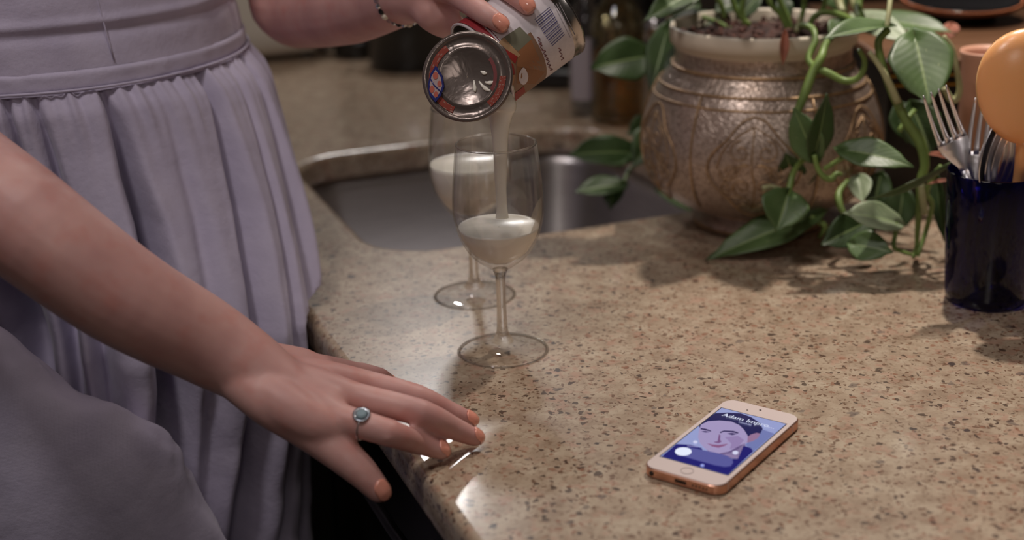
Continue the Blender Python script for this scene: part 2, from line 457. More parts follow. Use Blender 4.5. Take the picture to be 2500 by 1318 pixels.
# bottles behind the sink
def bottle(c, r, h, label, mglass, mliq, fill, lab=None, cap=M_white, rot=0):
    b = empty('bottle', c, label, 'bottle')
    T = Matrix.Translation(c)
    lathe('glass', [(.001, .001), (r*.9, .001), (r, .006), (r, h*.62), (r*.85, h*.70), (r*.42, h*.80), (r*.40, h*.95), (r*.5, h*.96), (r*.5, h), (r*.34, h), (r*.32, h*.80), (r*.78, h*.69), (r-.0025, h*.61), (r-.0025, .010), (.001, .008)], mglass, b, 40, T, False)
    lathe('contents', [(.001, .0085), (r-.0032, .011), (r-.0032, h*fill), (.001, h*fill)], mliq, b, 40, T, False)
    lathe('cap', [(r*.55, h*.93), (r*.56, h*1.06), (r*.5, h*1.08), (.001, h*1.08)], cap, b, 24, T, False)
    if lab: 
        vs, fs, uv = grid(24, 2, lambda a, t: c+Vector(((r+.0006)*math.cos(-2.6+a*2.9), (r+.0006)*math.sin(-2.6+a*2.9), h*(.12+.42*t))))
        mesh('label', vs, fs, lab, b, uv=uv)
    return b
q = N('bottle_label'); sp = q.n('SeparateXYZ'); q.l(q.co('UV'), sp.inputs[0])
q.l(q.ramp(sp.outputs[0], [(0, srgb(168, 160, 168)), (.42, srgb(170, 160, 165)), (.46, srgb(58, 84, 140)), (.62, srgb(58, 84, 140)), (.66, srgb(165, 155, 160))], 'LINEAR'), q.b.inputs['Base Color']); M_blab = q.m
M_amber = glass('amber_oil', (.85, .52, .06, 1), .0, 1.47)
M_water = glass('clear_soap', (.8, .86, .9, 1), .0, 1.33)
bottle(Z(1424, 292)+Vector((.005, .03, .0005)), .0225, .20, 'clear bottle with white and blue label behind the sink', M_glass, M_water, .5, M_blab)
bottle(Z(1505, 312)+Vector((.005, .036, .0005)), .036, .21, 'amber oil bottle behind the sink beside the plant leaves', glass('bottle_glass', (.95, .93, .8, 1)), M_amber, .46, None, M_chrome)
# two polished cylinders added for their glints, in place of glasses
for px, lab_ in ((1490, 'small polished steel shaker added for its glints behind the amber oil bottle'), (1606, 'small polished steel shaker added for its glints behind the pothos leaves beside the brass pot')):
    c = Z(px, 265)+Vector((0, .05, .0005)); t_ = lathe('cylinder', [(.0005, .0), (.019, .0), (.0205, .004), (.0205, .085), (.0195, .089), (.0200, .092), (.0205, .105), (.018, .116), (.010, .123), (.0005, .125)], simple('mirror_steel', srgb(225, 225, 230), .16, 1), None, 40, Matrix.Translation(c), False)
    tag(t_, lab_, 'cylinder', 'steel cylinders added for glints behind the sink')
# wooden stand, right background
c0 = Vector((.388, 1.40, 0))
ws = empty('wooden_chest', (.51, 1.63, 0), 'varnished wooden chest with gilt moulding behind the trailing plant', 'chest')
TS = Matrix.Translation(Vector((c0.x, 1.40, 0)))
zt = D(2350, 142, 1.40).z
box('top', 0, .25, 0, .38, zt-.012, zt, M_wood, ws, TS, bevel=.003)
box('body', .006, .244, .006, .374, .0008, zt-.012, M_cab, ws, TS, bevel=.002)  # black body also stands in for shade behind the plant
for k, zz in enumerate((zt-.016, zt-.026)):
    box('moulding', .002, .248, .000, .006, zz-.002, zz+.001, M_gold, ws, TS, bevel=.0008)
mw = empty('backdrop', UV(.86, .95, 0), 'black microwave box added to darken the area behind the pothos', 'appliance')
box('housing', .66, 1.06, .84, 1.07, .012, .30, M_black, mw, MUV, bevel=.006)  # black box added as a dark ground behind pot and leaves
box('door', .69, 1.02, .828, .8395, .03, .28, M_cab, mw, MUV, bevel=.003)
for a in (.70, 1.02):
    for b in (.87, 1.04): lathe('foot', [(.012, .0005), (.013, .012)], M_black, mw, 16, Matrix.Translation(UV(a, b, 0)))
# round dark plate with beaded rim leaning over the stand
pc = Z(2385, 25, zt+.022)+Vector((.004, .068, 0)); pc.y = min(pc.y, 1.73)
pl = empty('beaded_plate', pc, 'dark round plate with a beaded copper rim lying on the wooden chest', 'plate')
TP = Matrix.Translation((pc.x, pc.y, zt+.014)) @ Matrix.Rotation(.10, 4, 'X')
lathe('dish', [(.001, .0), (.05, .0), (.062, .006), (.066, .012), (.064, .013), (.058, .008), (.048, .003), (.001, .003)], simple('black_glaze', srgb(24, 24, 26), .15), pl, 64, TP, False)
mb = join([lathe_data([(.0005, -.0022), (.0019, -.0012), (.0022, 0), (.0019, .0012), (.0005, .0022)], 8, TP @ Matrix.Translation((.0685*math.cos(a), .0685*math.sin(a), .011))) for a in [2*math.pi*i/96 for i in range(96)]])
tag(mesh('rim_beads', mb[0], mb[1], simple('copper', srgb(150, 92, 62), .35, .9), pl), kind='stuff')
vs, fs = tube_data([TP @ Vector((.0655*math.cos(a), .0655*math.sin(a), .0085)) for a in [2*math.pi*i/48 for i in range(49)]], .0028, 8); mesh('rim', vs, fs, simple('dark_copper', srgb(92, 60, 44), .4, .6), pl)
lathe('foot_ring', [(.04, -.014), (.042, .0)], M_black, pl, 40, Matrix.Translation((pc.x, pc.y, zt+.0145)))
# peach cup behind the cutlery
pcx = D(2394, 300, 1.30); 
ku = empty('plastic_cup', (pcx.x, 1.30, 0), 'tall peach plastic cup standing behind the cutlery tumbler', 'cup')
hz = D(2380, 142, 1.27).z
lathe('body', [(.001, .001), (.021, .001), (.0215, .01), (.0255, hz-.004), (.0275, hz), (.0265, hz+.0015), (.024, hz-.004), (.019, .006), (.001, .006)], M_pink, ku, 48, Matrix.Translation((pcx.x+.003, 1.30, 0)), False)
# ------------------------------------------------------------------ wine glasses
def wine(c, label, fill, grp):
    g = empty('wine_glass', c, label, 'wine glass', grp)
    T = Matrix.Translation(c)
    out = [(.001, .0006), (.0345, .0004), (.0351, .0012), (.0345, .0020), (.020, .0040), (.009, .0085), (.0050, .016), (.0040, .028), (.0038, .050), (.0042, .064), (.0062, .070), (.013, .0745), (.023, .083), (.0310, .097), (.0352, .113), (.0358, .124), (.0345, .145), (.0318, .1705), (.0313, .1720)]
    inn = [(.0306, .1715), (.0334, .145), (.0347, .124), (.0341, .113), (.0299, .0978), (.0220, .0850), (.012, .0778), (.001, .0755)]
    P = [Vector((a, 0, b)) for a, b in out+inn]
    sm = lambda seg: [(max(p.x, .0004), p.z) for p in spline(seg, 3)]
    lathe('foot', sm(P[:3])+sm(P[2:6])[1:]+[(.0004, .0082)], M_foot, g, 96, T, False)
    lathe('stem', sm(P[5:11])+[(.0004, P[10].z)], M_stem, g, 48, T, False)
    lathe('bowl', sm(P[10:19])+sm(P[18:])[1:], M_glass, g, 96, T, False)
    RG = lambda r, z, w: tube_data([T @ Vector((r*math.cos(2*math.pi*i/96), r*math.sin(2*math.pi*i/96), z)) for i in range(97)], w, 8, cap=False)
    v_, f_ = RG(.03105, .1722, .00042); mesh('rim', v_, f_, M_rim, g)
    v_, f_ = RG(.0350, .00105, .00055); mesh('foot_edge', v_, f_, M_rim, g)
    # milk
    rs = lambda z: float(np.interp(z, [a[1] for a in inn[::-1]], [a[0] for a in inn[::-1]]))
    zs = np.linspace(.0762, fill, 14)
    pr = [(.0006, .0760)]+[(max(rs(z)-.00035, .001), float(z)) for z in zs]+[(rs(fill)-.0016, fill-.0007), (.0006, fill-.0009)]
    lathe('milk', pr, M_milk, g, 96, T, False)
    return g
CG = Vector((-.0093, 1.0366, 0)); CG2 = Vector((-.0341, 1.1662, 0))
wg = wine(CG, 'near wine glass with the milk stream pouring into it', .1060, 'stemmed wine glasses of milk')
wine(CG2, 'far wine glass of milk by the sink, under the can lid', .1230, 'stemmed wine glasses of milk')
# film of milk clinging to the wall of the near glass
vs, fs, uv = grid(16, 8, lambda a, t: CG+Vector((math.cos(-.7+a*1.35), math.sin(-.7+a*1.35), 0))*(float(np.interp(.104+.024*t*math.sin(math.pi*a)**.6, [.0978, .113, .124, .145], [.0299, .0341, .0347, .0334]))-.0003)+Vector((0, 0, .1045+.0240*t*math.sin(math.pi*a)**.6)))
mesh('milk_film', vs, fs, simple('milk_film', srgb(210, 196, 176), .3, Alpha=.6), wg, uv=uv)
# pouring stream
spx = [(1206, 222, .0100), (1214, 242, .0128), (1222, 262, .0135), (1222, 275, .0110), (1221, 300, .0086), (1221, 340, .0066), (1222, 400, .0055), (1223, 460, .0046), (1225, 505, .0045), (1226, 532, .0056)]
SY = 1.032
pts = [D(a, b, SY) for a, b, _ in spx]
P = spline(pts, 5); rr = [float(np.interp(i/(len(P)-1), np.linspace(0, 1, len(spx)), [s[2]*.92 for s in spx])) for i in range(len(P))]
vs, fs = tube_data(P, rr, 20, flat=.62, upv=(1, 0, 0))
stx = mesh('milk_stream', vs, fs, M_milk, None); tag(stx, 'stream of creamy milk falling from the can into near wine glass', 'milk')
# ------------------------------------------------------------------ can
def camdir(a, b, c): return (R2*a + U2*b - F_*c).normalized()
AX = camdir(-.79*.96, -.615*.96, .26)      # towards the mouth
RC, LC = .0366, .0625
mouth = D(1176, 160, 1.054)
X = U2.cross(AX).normalized(); Y = AX.cross(X).normalized()
TC = Matrix(((X.x, Y.x, AX.x, mouth.x), (X.y, Y.y, AX.y, mouth.y), (X.z, Y.z, AX.z, mouth.z), (0, 0, 0, 1)))
can = empty('milk_can', mouth, 'tilted tin can of condensed milk with white paper label and open lid', 'can')
M_tin = simple('tin', srgb(196, 192, 190), .22, 1)
lathe('tin_body', [(RC-.001, -.001), (RC+.0006, 0), (RC+.0006, -.0022), (RC-.0008, -.0035), (RC-.0008, -LC+.001), (RC+.0002, -LC-.003), (RC-.0006, -LC-.006), (RC+.0008, -LC-.0085), (RC+.0008, -LC-.0105), (RC-.002, -LC-.011), (RC-.004, -LC-.009), (.001, -LC-.008), (.001, -LC-.007), (RC-.003, -LC-.006), (RC-.0025, -.004), (RC-.0018, -.001)][:], M_tin, can, 80, TC, False)
TCI = TC.inverted()
def hit(px, py, R):
    o = TCI @ CAM; d = (TCI.to_3x3() @ ray(px, py)); a = d.x**2+d.y**2; b = 2*(o.x*d.x+o.y*d.y); c = o.x**2+o.y**2-R*R
    t = (-b-math.sqrt(max(0, b*b-4*a*c)))/(2*a); return TC @ (o+d*t)
vs, fs = tube_data([TC @ Vector((RC*math.cos(2*math.pi*i/80), RC*math.sin(2*math.pi*i/80), -.0005)) for i in range(81)], .0011, 8, cap=False)
mesh('rim', vs, fs, simple('rim_highlight', srgb(214, 206, 208), .3, .2), can)  # pale colour paints the highlight along the tin rim
def patch(a0, a1, z0, z1, dr, mat, name, parent, na=None):
    na = na or max(3, int(abs(a1-a0)/.08)+2)
    fn = lambda a, t: TC @ Vector(((RC+dr)*math.cos(a0+(a1-a0)*a), (RC+dr)*math.sin(a0+(a1-a0)*a), z0+(z1-z0)*t))
    vs, fs, uv = grid(na, 3, fn)
    return mesh(name, vs, fs, mat, parent, uv=uv)
M_paper = simple('label_paper', srgb(226, 218, 222), .45, nscale=300, namt=.02)
# label angle measured from the can side that faces the camera
tocam = TC.to_3x3().inverted() @ (CAM-mouth); A0 = math.atan2(tocam.y, tocam.x)
def lp(a0, a1, z0, z1, dr, mat, name, parent): return patch(A0+a0, A0+a1, z0, z1, dr, mat, name, parent)
SG = 1   # +angle = up/left side of the can in the picture
v1 = TC @ Vector((RC*math.cos(A0+.5), RC*math.sin(A0+.5), -.03)); v0 = TC @ Vector((RC*math.cos(A0), RC*math.sin(A0), -.03))
if (v1-v0).dot(U2) < 0: SG = -1
lab = lp(0, 2*math.pi, -.0008, -LC, .0002, M_paper, 'paper_label', can)
def L(a0, a1, z0, z1, dr, col, name, rough=.45):
    m = col if not isinstance(col, tuple) else simple('ink', srgb(*col), rough)
    return lp(SG*a0, SG*a1, z0, z1, dr, m, name, lab)
L(.02, 1.7, -.0020, -.0085, .0004, (160, 46, 54), 'red_band')
L(.02, 1.7, -.0098, -.0104, .0004, (120, 40, 60), 'red_line')
q = N('label_picture'); sp = q.n('SeparateXYZ'); q.l(q.co('UV'), sp.inputs[0])
f, c_ = q.noise(q.co('UV'), 2.6, 2, .5, .8)
c1 = q.ramp(f, [(.30, srgb(178, 142, 108)), (.42, srgb(166, 118, 84)), (.47, srgb(150, 66, 56)), (.52, srgb(110, 92, 80)), (.60, srgb(120, 120, 100)), (.75, srgb(150, 148, 128))])
q.l(c1, q.b.inputs['Base Color']); q.set(Roughness=.45)
L(-1.45, -.03, -.0020, -.034, .0003, simple('picture_ground', srgb(150, 116, 92), .45), 'picture_panel')
def qp(name, c, dr, col, n=6):
    m_ = simple('ink', srgb(*col), .45)
    def fn(a, t):
        x = (c[0][0]*(1-a)+c[1][0]*a)*(1-t)+(c[3][0]*(1-a)+c[2][0]*a)*t; y = (c[0][1]*(1-a)+c[1][1]*a)*(1-t)+(c[3][1]*(1-a)+c[2][1]*a)*t
        return hit(x, y, RC+dr)
    vs, fs, uv = grid(n, n, fn); return mesh(name, vs, fs, m_, lab)
qp('picture_shape', [(1222, 96), (1269, 65), (1300, 96), (1266, 125)], .00035, (128, 126, 106))
qp('picture_shape', [(1199, 124), (1222, 101), (1256, 140), (1225, 156)], .00040, (104, 88, 88))
qp('picture_shape', [(1266, 125), (1297, 96), (1330, 176), (1261, 161)], .00045, (164, 112, 76))
qp('picture_shape', [(1261, 161), (1330, 176), (1306, 205), (1262, 204)], .00050, (150, 102, 66))
qp('picture_shape', [(1217, 104), (1230, 91), (1271, 135), (1261, 142)], .00055, (186, 150, 112))
qp('picture_fruit', [(1233, 119), (1264, 138), (1258, 156), (1243, 140)], .00060, (160, 50, 46))
qp('picture_fruit', [(1220, 150), (1253, 156), (1258, 182), (1235, 182)], .00065, (148, 52, 50))
qp('picture_shape', [(1238, 187), (1258, 182), (1253, 210), (1245, 213)], .00060, (180, 132, 96))
qp('picture_fruit', [(1257, 228), (1279, 211), (1283, 224), (1259, 247)], .00060, (158, 56, 50))
vs = [hit(1278+12*math.cos(t)*(1-.35*max(0, -math.sin(t))), 186+21*math.sin(t), RC+.00085) for t in [i*2*math.pi/24 for i in range(24)]]
mesh('milk_drop_print', vs, [tuple(range(24))[::-1]], M_paper, lab, smooth=False)
for k in range(15):
    f_ = k/14; a0 = (1305+42*f_, 47+65*f_); b0 = (1342+36*f_, 16+67*f_); w = (1.1, 1.9, 1.4, 2.3)[k % 4]
    qp('barcode_bar', [a0, b0, (b0[0]+w*.5, b0[1]+w), (a0[0]+w*.5, a0[1]+w)], .0005, (92, 88, 134), 3)
for k in range(3):
    qp('print_line', [(1352+k*6, 12-k*3), (1392+k*6, 92-k*3), (1393.4+k*6, 91.5-k*3), (1353.4+k*6, 11.5-k*3)], .0005, (168, 160, 164), 5)
def scr_(pts, name):
    P = spline([hit(a, b, RC+.0005) for a, b in pts], 3); vs, fs = tube_data(P, .00028, 5); mesh(name, vs, fs, simple('ink', srgb(132, 76, 78), .5), lab)
rs2 = random.Random(4)
for a, b, n_ in (((1314, 92), (1322, 120), 7), ((1326, 122), (1346, 172), 12), ((1366, 118), (1374, 148), 6)):
    scr_([(a[0]+(b[0]-a[0])*k/n_+(4.5 if k % 2 else -3)*rs2.uniform(.6, 1.2), a[1]+(b[1]-a[1])*k/n_+rs2.uniform(-2, 2)) for k in range(n_+1)], 'script_print')
# bold initials near the mouth, partly under the fingers
TS = 1
def wrap_(a): return (a+math.pi) % (2*math.pi)-math.pi
def arcText(body, a_c, z0, size, col, name, rot=0):
    cv = bpy.data.curves.new('t', 'FONT'); cv.body = body; cv.size = size; cv.align_x = 'CENTER'; cv.extrude = 0; cv.resolution_u = 3; cv.shear = .3
    t = bpy.data.objects.new('t', cv); COL.objects.link(t); me = bake(t); bpy.data.objects.remove(t)
    for v in me.vertices:
        a = a_c + v.co.x/RC*SG*TS; zz = z0+v.co.y
        v.co = TC @ Vector(((RC+.0007)*math.cos(A0+SG*a), (RC+.0007)*math.sin(A0+SG*a), zz))
    return link(name, me, simple('ink', srgb(*col), .5), lab, False)
_q = TCI @ hit(1152, 40, RC); arcText('JN', SG*wrap_(math.atan2(_q.y, _q.x)-A0), _q.z-.003, .0085, (24, 22, 40), 'bold_lettering')
# opened lid, hinged at the top left of the rim and facing the camera
lc = D(1141, 187, 1.000); LN = camdir(-.16, .05, 1.0)
LX = U2.cross(LN).normalized(); LY = LN.cross(LX).normalized()
TL = Matrix(((LX.x, LY.x, LN.x, lc.x), (LX.y, LY.y, LN.y, lc.y), (LX.z, LY.z, LN.z, lc.z), (0, 0, 0, 1)))
q = N('lid_tin'); f, _ = q.noise(q.co(), 60, 3, .5, .6); q.set(Base_Color=srgb(122, 110, 104), Metallic=.6, Roughness=.28)
q.bump(f, .35, .003); M_lid = q.m
RL = .0335
lid = lathe('lid', [(.0005, .0), (.0195, .0), (.0205, .0008), (.0225, .0008), (.0235, -.0002), (.0290, -.0002), (.0300, .0012), (.0318, .0020), (RL, .0012), (RL, -.0008), (.031, -.0012), (.0005, -.0010)], M_lid, can, 80, TL, False)
def ringpatch(name, r0, r1, a0, a1, z, mat, par):
    v_, f_, u_ = grid(max(4, int(abs(a1-a0)*14)), 2, lambda a, t: TL @ Vector(((r0+(r1-r0)*t)*math.cos(a0+(a1-a0)*a), (r0+(r1-r0)*t)*math.sin(a0+(a1-a0)*a), z)))
    return mesh(name, v_, f_, mat, par, uv=u_)
q = N('lid_print'); sp = q.n('SeparateXYZ'); q.l(q.co('UV'), sp.inputs[0])
v = q.n('TexVoronoi'); v.inputs['Scale'].default_value = 1; mp = q.n('Mapping'); mp.inputs['Scale'].default_value = (16, 3, 1); q.l(q.co('UV'), mp.inputs[0]); q.l(mp.outputs[0], v.inputs['Vector'])
q.l(q.ramp(v.outputs['Distance'], [(.28, srgb(160, 120, 108)), (.36, srgb(146, 62, 48))]), q.b.inputs['Base Color']); q.set(Roughness=.35, Metallic=.2); M_ring = q.m
ringpatch('printed_ring', .0238, .0286, math.radians(125), math.radians(248), .0002, M_ring, lid)
ringpatch('printed_ring', .0238, .0286, math.radians(-52), math.radians(0), .0002, M_ring, lid)
ringpatch('printed_ring', .0196, .0222, math.radians(-30), math.radians(38), .00125, simple('ink_maroon', srgb(120, 52, 52), .4), lid)
# blue lozenge emblem with red centre
M_emb = simple('ink_blue', srgb(34, 40, 110), .3); M_er = simple('ink_red', srgb(186, 96, 80), .35)
ec = (-.0232, -.0052); 
def loz(k, dx=0, dy=0, z=.0024):
    P_ = [(0, 1), (.55, .45), (.72, -.15), (.45, -.65), (0, -1), (-.5, -.6), (-.62, 0), (-.42, .55)]
    return [TL @ Vector((ec[0]+dx+a*.0090*k, ec[1]+dy+b*.0135*k, z)) for a, b in P_]
o1, i1 = loz(1), loz(.78)
v_, f_ = o1+i1+[p-LN*.0022 for p in o1], [(i, (i+1) % 8, 8+(i+1) % 8, 8+i) for i in range(8)]+[(i, 16+i, 16+(i+1) % 8, (i+1) % 8) for i in range(8)]
em = mesh('blue_emblem', v_, f_, M_emb, lid, smooth=False)
mesh('emblem_field', loz(.80, z=.0023), [tuple(range(8))], simple('emblem_inner', srgb(180, 160, 160), .3), em, smooth=False)
vs, fs = tube_data([TL @ Vector((ec[0]+a, ec[1]+b, .0025)) for a, b in ((-.004, .004), (-.001, -.001), (.002, -.004), (.005, -.007))], .0005, 6); mesh('emblem_stroke', vs, fs, M_emb, em)
for (a, b, k) in ((.0, .006, .28), (-.0025, -.004, .26), (.003, .0, .22), (.0005, -.0078, .22)):
    mesh('emblem_spot', [TL @ Vector((ec[0]+a+math.cos(t)*.0075*k, ec[1]+b+math.sin(t)*.010*k, .0026)) for t in [i*math.pi/5 for i in range(10)]], [tuple(range(10))], M_er, em, smooth=False)
# milk smears left on the lid
rs_ = random.Random(5); parts = []
for k in range(4):
    a, r = rs_.uniform(-2.2, .6), rs_.uniform(.004, .017); c = Vector((r*math.cos(a)+.001, r*math.sin(a)-.003, .0004)); d = rs_.uniform(0, 3.1); l = rs_.uniform(.002, .006)
    parts.append(tube_data([TL @ (c+Vector((math.cos(d)*t*l, math.sin(d)*t*l+.3*l*t*t, 0))) for t in (-1, -.5, 0, .5, 1)], [.0003, .0007, .0010, .0006, .0003], 8, flat=1.6, upv=LN))
V, Fc = join(parts); tag(mesh('milk_smear', V, Fc, M_milk, lid), kind='stuff')
# hinge tab between lid and rim
hp = TC @ Vector((0, 0, 0)); rimtop = min([TC @ Vector((RC*math.cos(a), RC*math.sin(a), 0)) for a in np.linspace(0, 6.28, 120)], key=lambda p: (p-(lc+camdir(-.35, 1, 0)*RL)).length)
lt = lc+(rimtop-lc).normalized()*RL*.98
box_ = tube_data([lt, rimtop], .0030, 8, flat=.2); mesh('hinge_tab', box_[0], box_[1], M_tin, can)
# ------------------------------------------------------------------ phone
PH = Vector((.141, .8499, 0)); PA = -.626
ph = empty('smartphone', PH, 'white and rose gold smartphone lying face up on the granite, call on screen', 'phone', rz=PA)
TPH = Matrix.Translation(PH) @ Matrix.Rotation(PA, 4, 'Z'); TPI = TPH.inverted()
M_rose = simple('rose_aluminium', srgb(216, 164, 140), .32, .85)
M_face = simple('white_glass_face', srgb(224, 208, 204), .12, coat=.5)
W2, L2 = .0293, .0619
def slabm(name, W_, L_, r, z0, z1, mat, par, bev=.0006, inner=None):
    R = rrect(-W_, W_, -L_, L_, r, 8); n = len(R); vs = []
    for ins, z in ((bev, z0), (0, z0+bev), (0, z1-bev), (bev, z1)):
        vs += [TPH @ Vector((x*(1-ins/W_), y*(1-ins/L_), z)) for x, y in R]
    fs = [(j*n+i, j*n+(i+1) % n, (j+1)*n+(i+1) % n, (j+1)*n+i) for j in range(3) for i in range(n)]
    fs += [tuple(range(n))[::-1], tuple(3*n+i for i in range(n))]
    return mesh(name, vs, fs, mat, par, smooth=False)
slabm('metal_frame', W2, L2, .009, .0004, .0071, M_rose, ph)
slabm('front_glass', W2-.0007, L2-.0007, .0085, .0071, .0076, M_face, ph, .0002)
def em_mat(name, c, s=1.0):
    q = N(name); q.set(Base_Color=(0, 0, 0, 1), Roughness=.1, Emission_Color=srgb(*c), Emission_Strength=s); return q.m
def poly(name, pts, z, mat, par):
    P_ = []
    for x, y in pts:
        p = TPI @ Z(1540+x*.2276, 940+y*.2276, .0077)
        P_.append(TPH @ Vector((max(-.0249, min(.0249, p.x)), max(-.0442, min(.0442, p.y)), z)))
    cvs = mesh(name, P_, [tuple(range(len(P_)))], mat, par, smooth=False)
    return cvs
scr = mesh('screen', [TPH @ Vector((x, y, .00765)) for x, y in ((-.0249, -.0442), (.0249, -.0442), (.0249, .0442), (-.0249, .0442))], [(0, 1, 2, 3)], em_mat('screen_blue', (152, 160, 208)), ph, smooth=False)
mesh('screen_border', [TPH @ Vector((x, y, .00762)) for x, y in ((-.0256, -.0449), (.0256, -.0449), (.0256, .0449), (-.0256, .0449))], [(0, 1, 2, 3)], M_black, ph, smooth=False)
zz = .00768
def pp(name, pts, col, s=1.0):
    global zz
    zz += .00002; return poly(name, pts, zz, em_mat('screen_ink', col, s), scr)
def ell(cx, cy, rx, ry, n=20): return [(cx+rx*math.cos(t*2*math.pi/n), cy+ry*math.sin(t*2*math.pi/n)) for t in range(n)]
pp('picture_shade', [(1400, 470), (1540, 520), (1310, 720), (1230, 640)], (116, 124, 178))
pp('picture_neck', [(800, 680), (1230, 560), (1230, 720), (1160, 790), (900, 780)], (132, 116, 156))
pp('picture_shirt', [(250, 830), (490, 632), (640, 640), (760, 675), (790, 740), (900, 790), (1150, 790), (1210, 650), (1290, 675), (1312, 712), (1030, 990)], (38, 34, 112))
pp('picture_hair', [(730, 440), (780, 395), (850, 330), (905, 302), (1040, 295), (1180, 303), (1290, 343), (1390, 410), (1415, 470), (1388, 525), (1280, 560), (1180, 600), (1000, 520), (760, 500)], (34, 34, 84))
pp('picture_ear', [(1230, 570), (1290, 530), (1350, 512), (1388, 520), (1370, 562), (1310, 602), (1240, 620)], (150, 116, 150))
pp('picture_face', [(728, 500), (752, 425), (830, 388), (950, 380), (1080, 392), (1165, 430), (1215, 480), (1255, 545), (1250, 610), (1150, 680), (1050, 728), (950, 742), (860, 722), (785, 672), (735, 615), (722, 560)], (166, 152, 194))
pp('picture_cheek', [(1010, 560), (1150, 545), (1215, 590), (1150, 670), (1060, 690), (1080, 630)], (150, 130, 176))
pp('picture_jaw', [(850, 715), (950, 735), (1050, 715), (1220, 625), (1150, 690), (1050, 732), (950, 746)], (104, 84, 130))
pp('picture_brow', [(750, 462), (800, 468), (862, 490), (860, 500), (790, 484), (748, 476)], (52, 40, 86))
pp('picture_brow', [(955, 505), (1000, 488), (1100, 492), (1155, 510), (1150, 522), (1080, 506), (1000, 502), (960, 518)], (46, 34, 82))
pp('picture_eye', [(755, 500), (800, 494), (848, 506), (800, 512)], (60, 48, 96))
pp('picture_eye', [(1030, 522), (1085, 514), (1140, 528), (1085, 540)], (56, 44, 92))
pp('picture_nose', [(945, 530), (962, 540), (958, 590), (975, 610), (945, 628), (905, 622), (890, 612), (930, 606)], (124, 88, 134))
pp('picture_mouth', [(815, 628), (880, 640), (945, 645), (1045, 632), (1010, 655), (940, 676), (870, 660)], (140, 92, 132))
pp('answer_slider', [(600, 668), (690, 684), (900, 726), (1030, 760), (1088, 795), (1098, 835), (1070, 872), (1010, 880), (900, 862), (700, 806), (560, 765), (500, 740), (500, 690)], (92, 92, 156))
pp('slider_knob', ell(563, 716, 90, 46), (226, 232, 250), 1.1)
pp('message_icon', ell(692, 614, 24, 16), (206, 208, 240)); pp('message_icon', ell(1122, 728, 32, 20), (216, 216, 244)); pp('message_icon', ell(768, 866, 22, 16), (150, 160, 226))
pp('caption', [(606, 648), (726, 664), (722, 674), (602, 658)], (130, 126, 180)); pp('caption', [(1016, 742), (1150, 772), (1144, 784), (1010, 752)], (150, 130, 170))
def ptext(body, p, size, col, name):
    cv = bpy.data.curves.new('t', 'FONT'); cv.body = body; cv.size = size; cv.align_x = 'CENTER'; cv.resolution_u = 3
    t = bpy.data.objects.new('t', cv); COL.objects.link(t); me = bake(t); bpy.data.objects.remove(t)
    me.transform(TPH @ Matrix.Translation((p[0], p[1], .0083)))
    return link(name, me, em_mat('screen_ink', col, 1.1), scr, False)
ptext('Adam Impro...', (.0015, .0316), .0070, (226, 230, 250), 'caller_name')
ptext('mobile', (.0012, .0278), .0036, (186, 190, 230), 'caller_line')
hb = [TPH @ Vector((.0042*math.cos(t), -.0530+.0042*math.sin(t), .00772)) for t in [i*2*math.pi/40 for i in range(41)]]
v_, f_ = tube_data(hb, .00018, 6, cap=False); mesh('home_button', v_, f_, simple('ring_grey', srgb(150, 138, 136), .4), ph)
for nm, x, y, r in (('front_camera', .0, .0545, .0009), ('proximity_sensor', -.0065, .0530, .0007)):
    p = TPI @ Z(1540+(1390 if r > .0008 else 1250)*.2276, 940+267*.2276, .0077)
    mesh(nm, [TPH @ Vector((p.x+r*math.cos(t), p.y+r*math.sin(t), .0077)) for t in [i*math.pi/8 for i in range(16)]], [tuple(range(16))], simple('lens_black', srgb(40, 34, 38), .1), ph, smooth=False)
M_port = simple('port_black', srgb(40, 22, 16), .4)
lathe('headphone_jack', [(.0017, 0), (.0017, .0003)], M_port, ph, 20, TPH @ Matrix.Translation((-.0215, -.0619, .0037)) @ Matrix.Rotation(math.pi/2, 4, 'X'))
box('charging_port', -.0042, .0042, -.0621, -.0617, .0026, .0048, M_port, ph, TPH)
for x in (.009, .0115, .014, .0165, .019):
    lathe('speaker_hole', [(.0006, 0), (.0006, .0003)], M_port, ph, 10, TPH @ Matrix.Translation((x, -.0619, .0037)) @ Matrix.Rotation(math.pi/2, 4, 'X'))
for y in (.046, -.052):
    for s in (-1, 1): box('antenna_line', s*.0293-.0001, s*.0293+.0001, y-.0004, y+.0004, .0012, .0066, M_face, ph, TPH)
box('power_button', .005, .014, .0618, .0622, .003, .0048, M_rose, ph, TPH)
# ------------------------------------------------------------------ potted pothos in an engraved brass pot
PC = Vector((.254, 1.360, 0)); TPo = Matrix.Translation(PC)
pt = empty('potted_pothos', PC, 'engraved brass pot with trailing variegated pothos, cream liner rim showing', 'potted plant')
prof = [(.060, .0006), (.0645, .001), (.0650, .005), (.0625, .010), (.0575, .014), (.0565, .018), (.0620, .021)]
bd = [(.0620, .021), (.078, .025), (.094, .034), (.1065, .046), (.1140, .062), (.1180, .080), (.1188, .092), (.1165, .110), (.1110, .128), (.1050, .142), (.0965, .155), (.0900, .162), (.0872, .166)]
nk = [(.0872, .166), (.0862, .170), (.0862, .183), (.0885, .1865), (.0885, .188), (.085, .188), (.083, .160), (.10, .14), (.110, .09), (.10, .045), (.05, .03), (.001, .03)]
pv = spline([Vector((a, 0, b)) for a, b in bd], 4); bodyprof = prof[:-1]+[(p.x, p.z) for p in pv]+nk[1:]
LB = 96
def rbody(z):
    zs = [p.z for p in pv]; rs = [p.x for p in pv]; return float(np.interp(z, zs, rs))
vs, fs = [], []
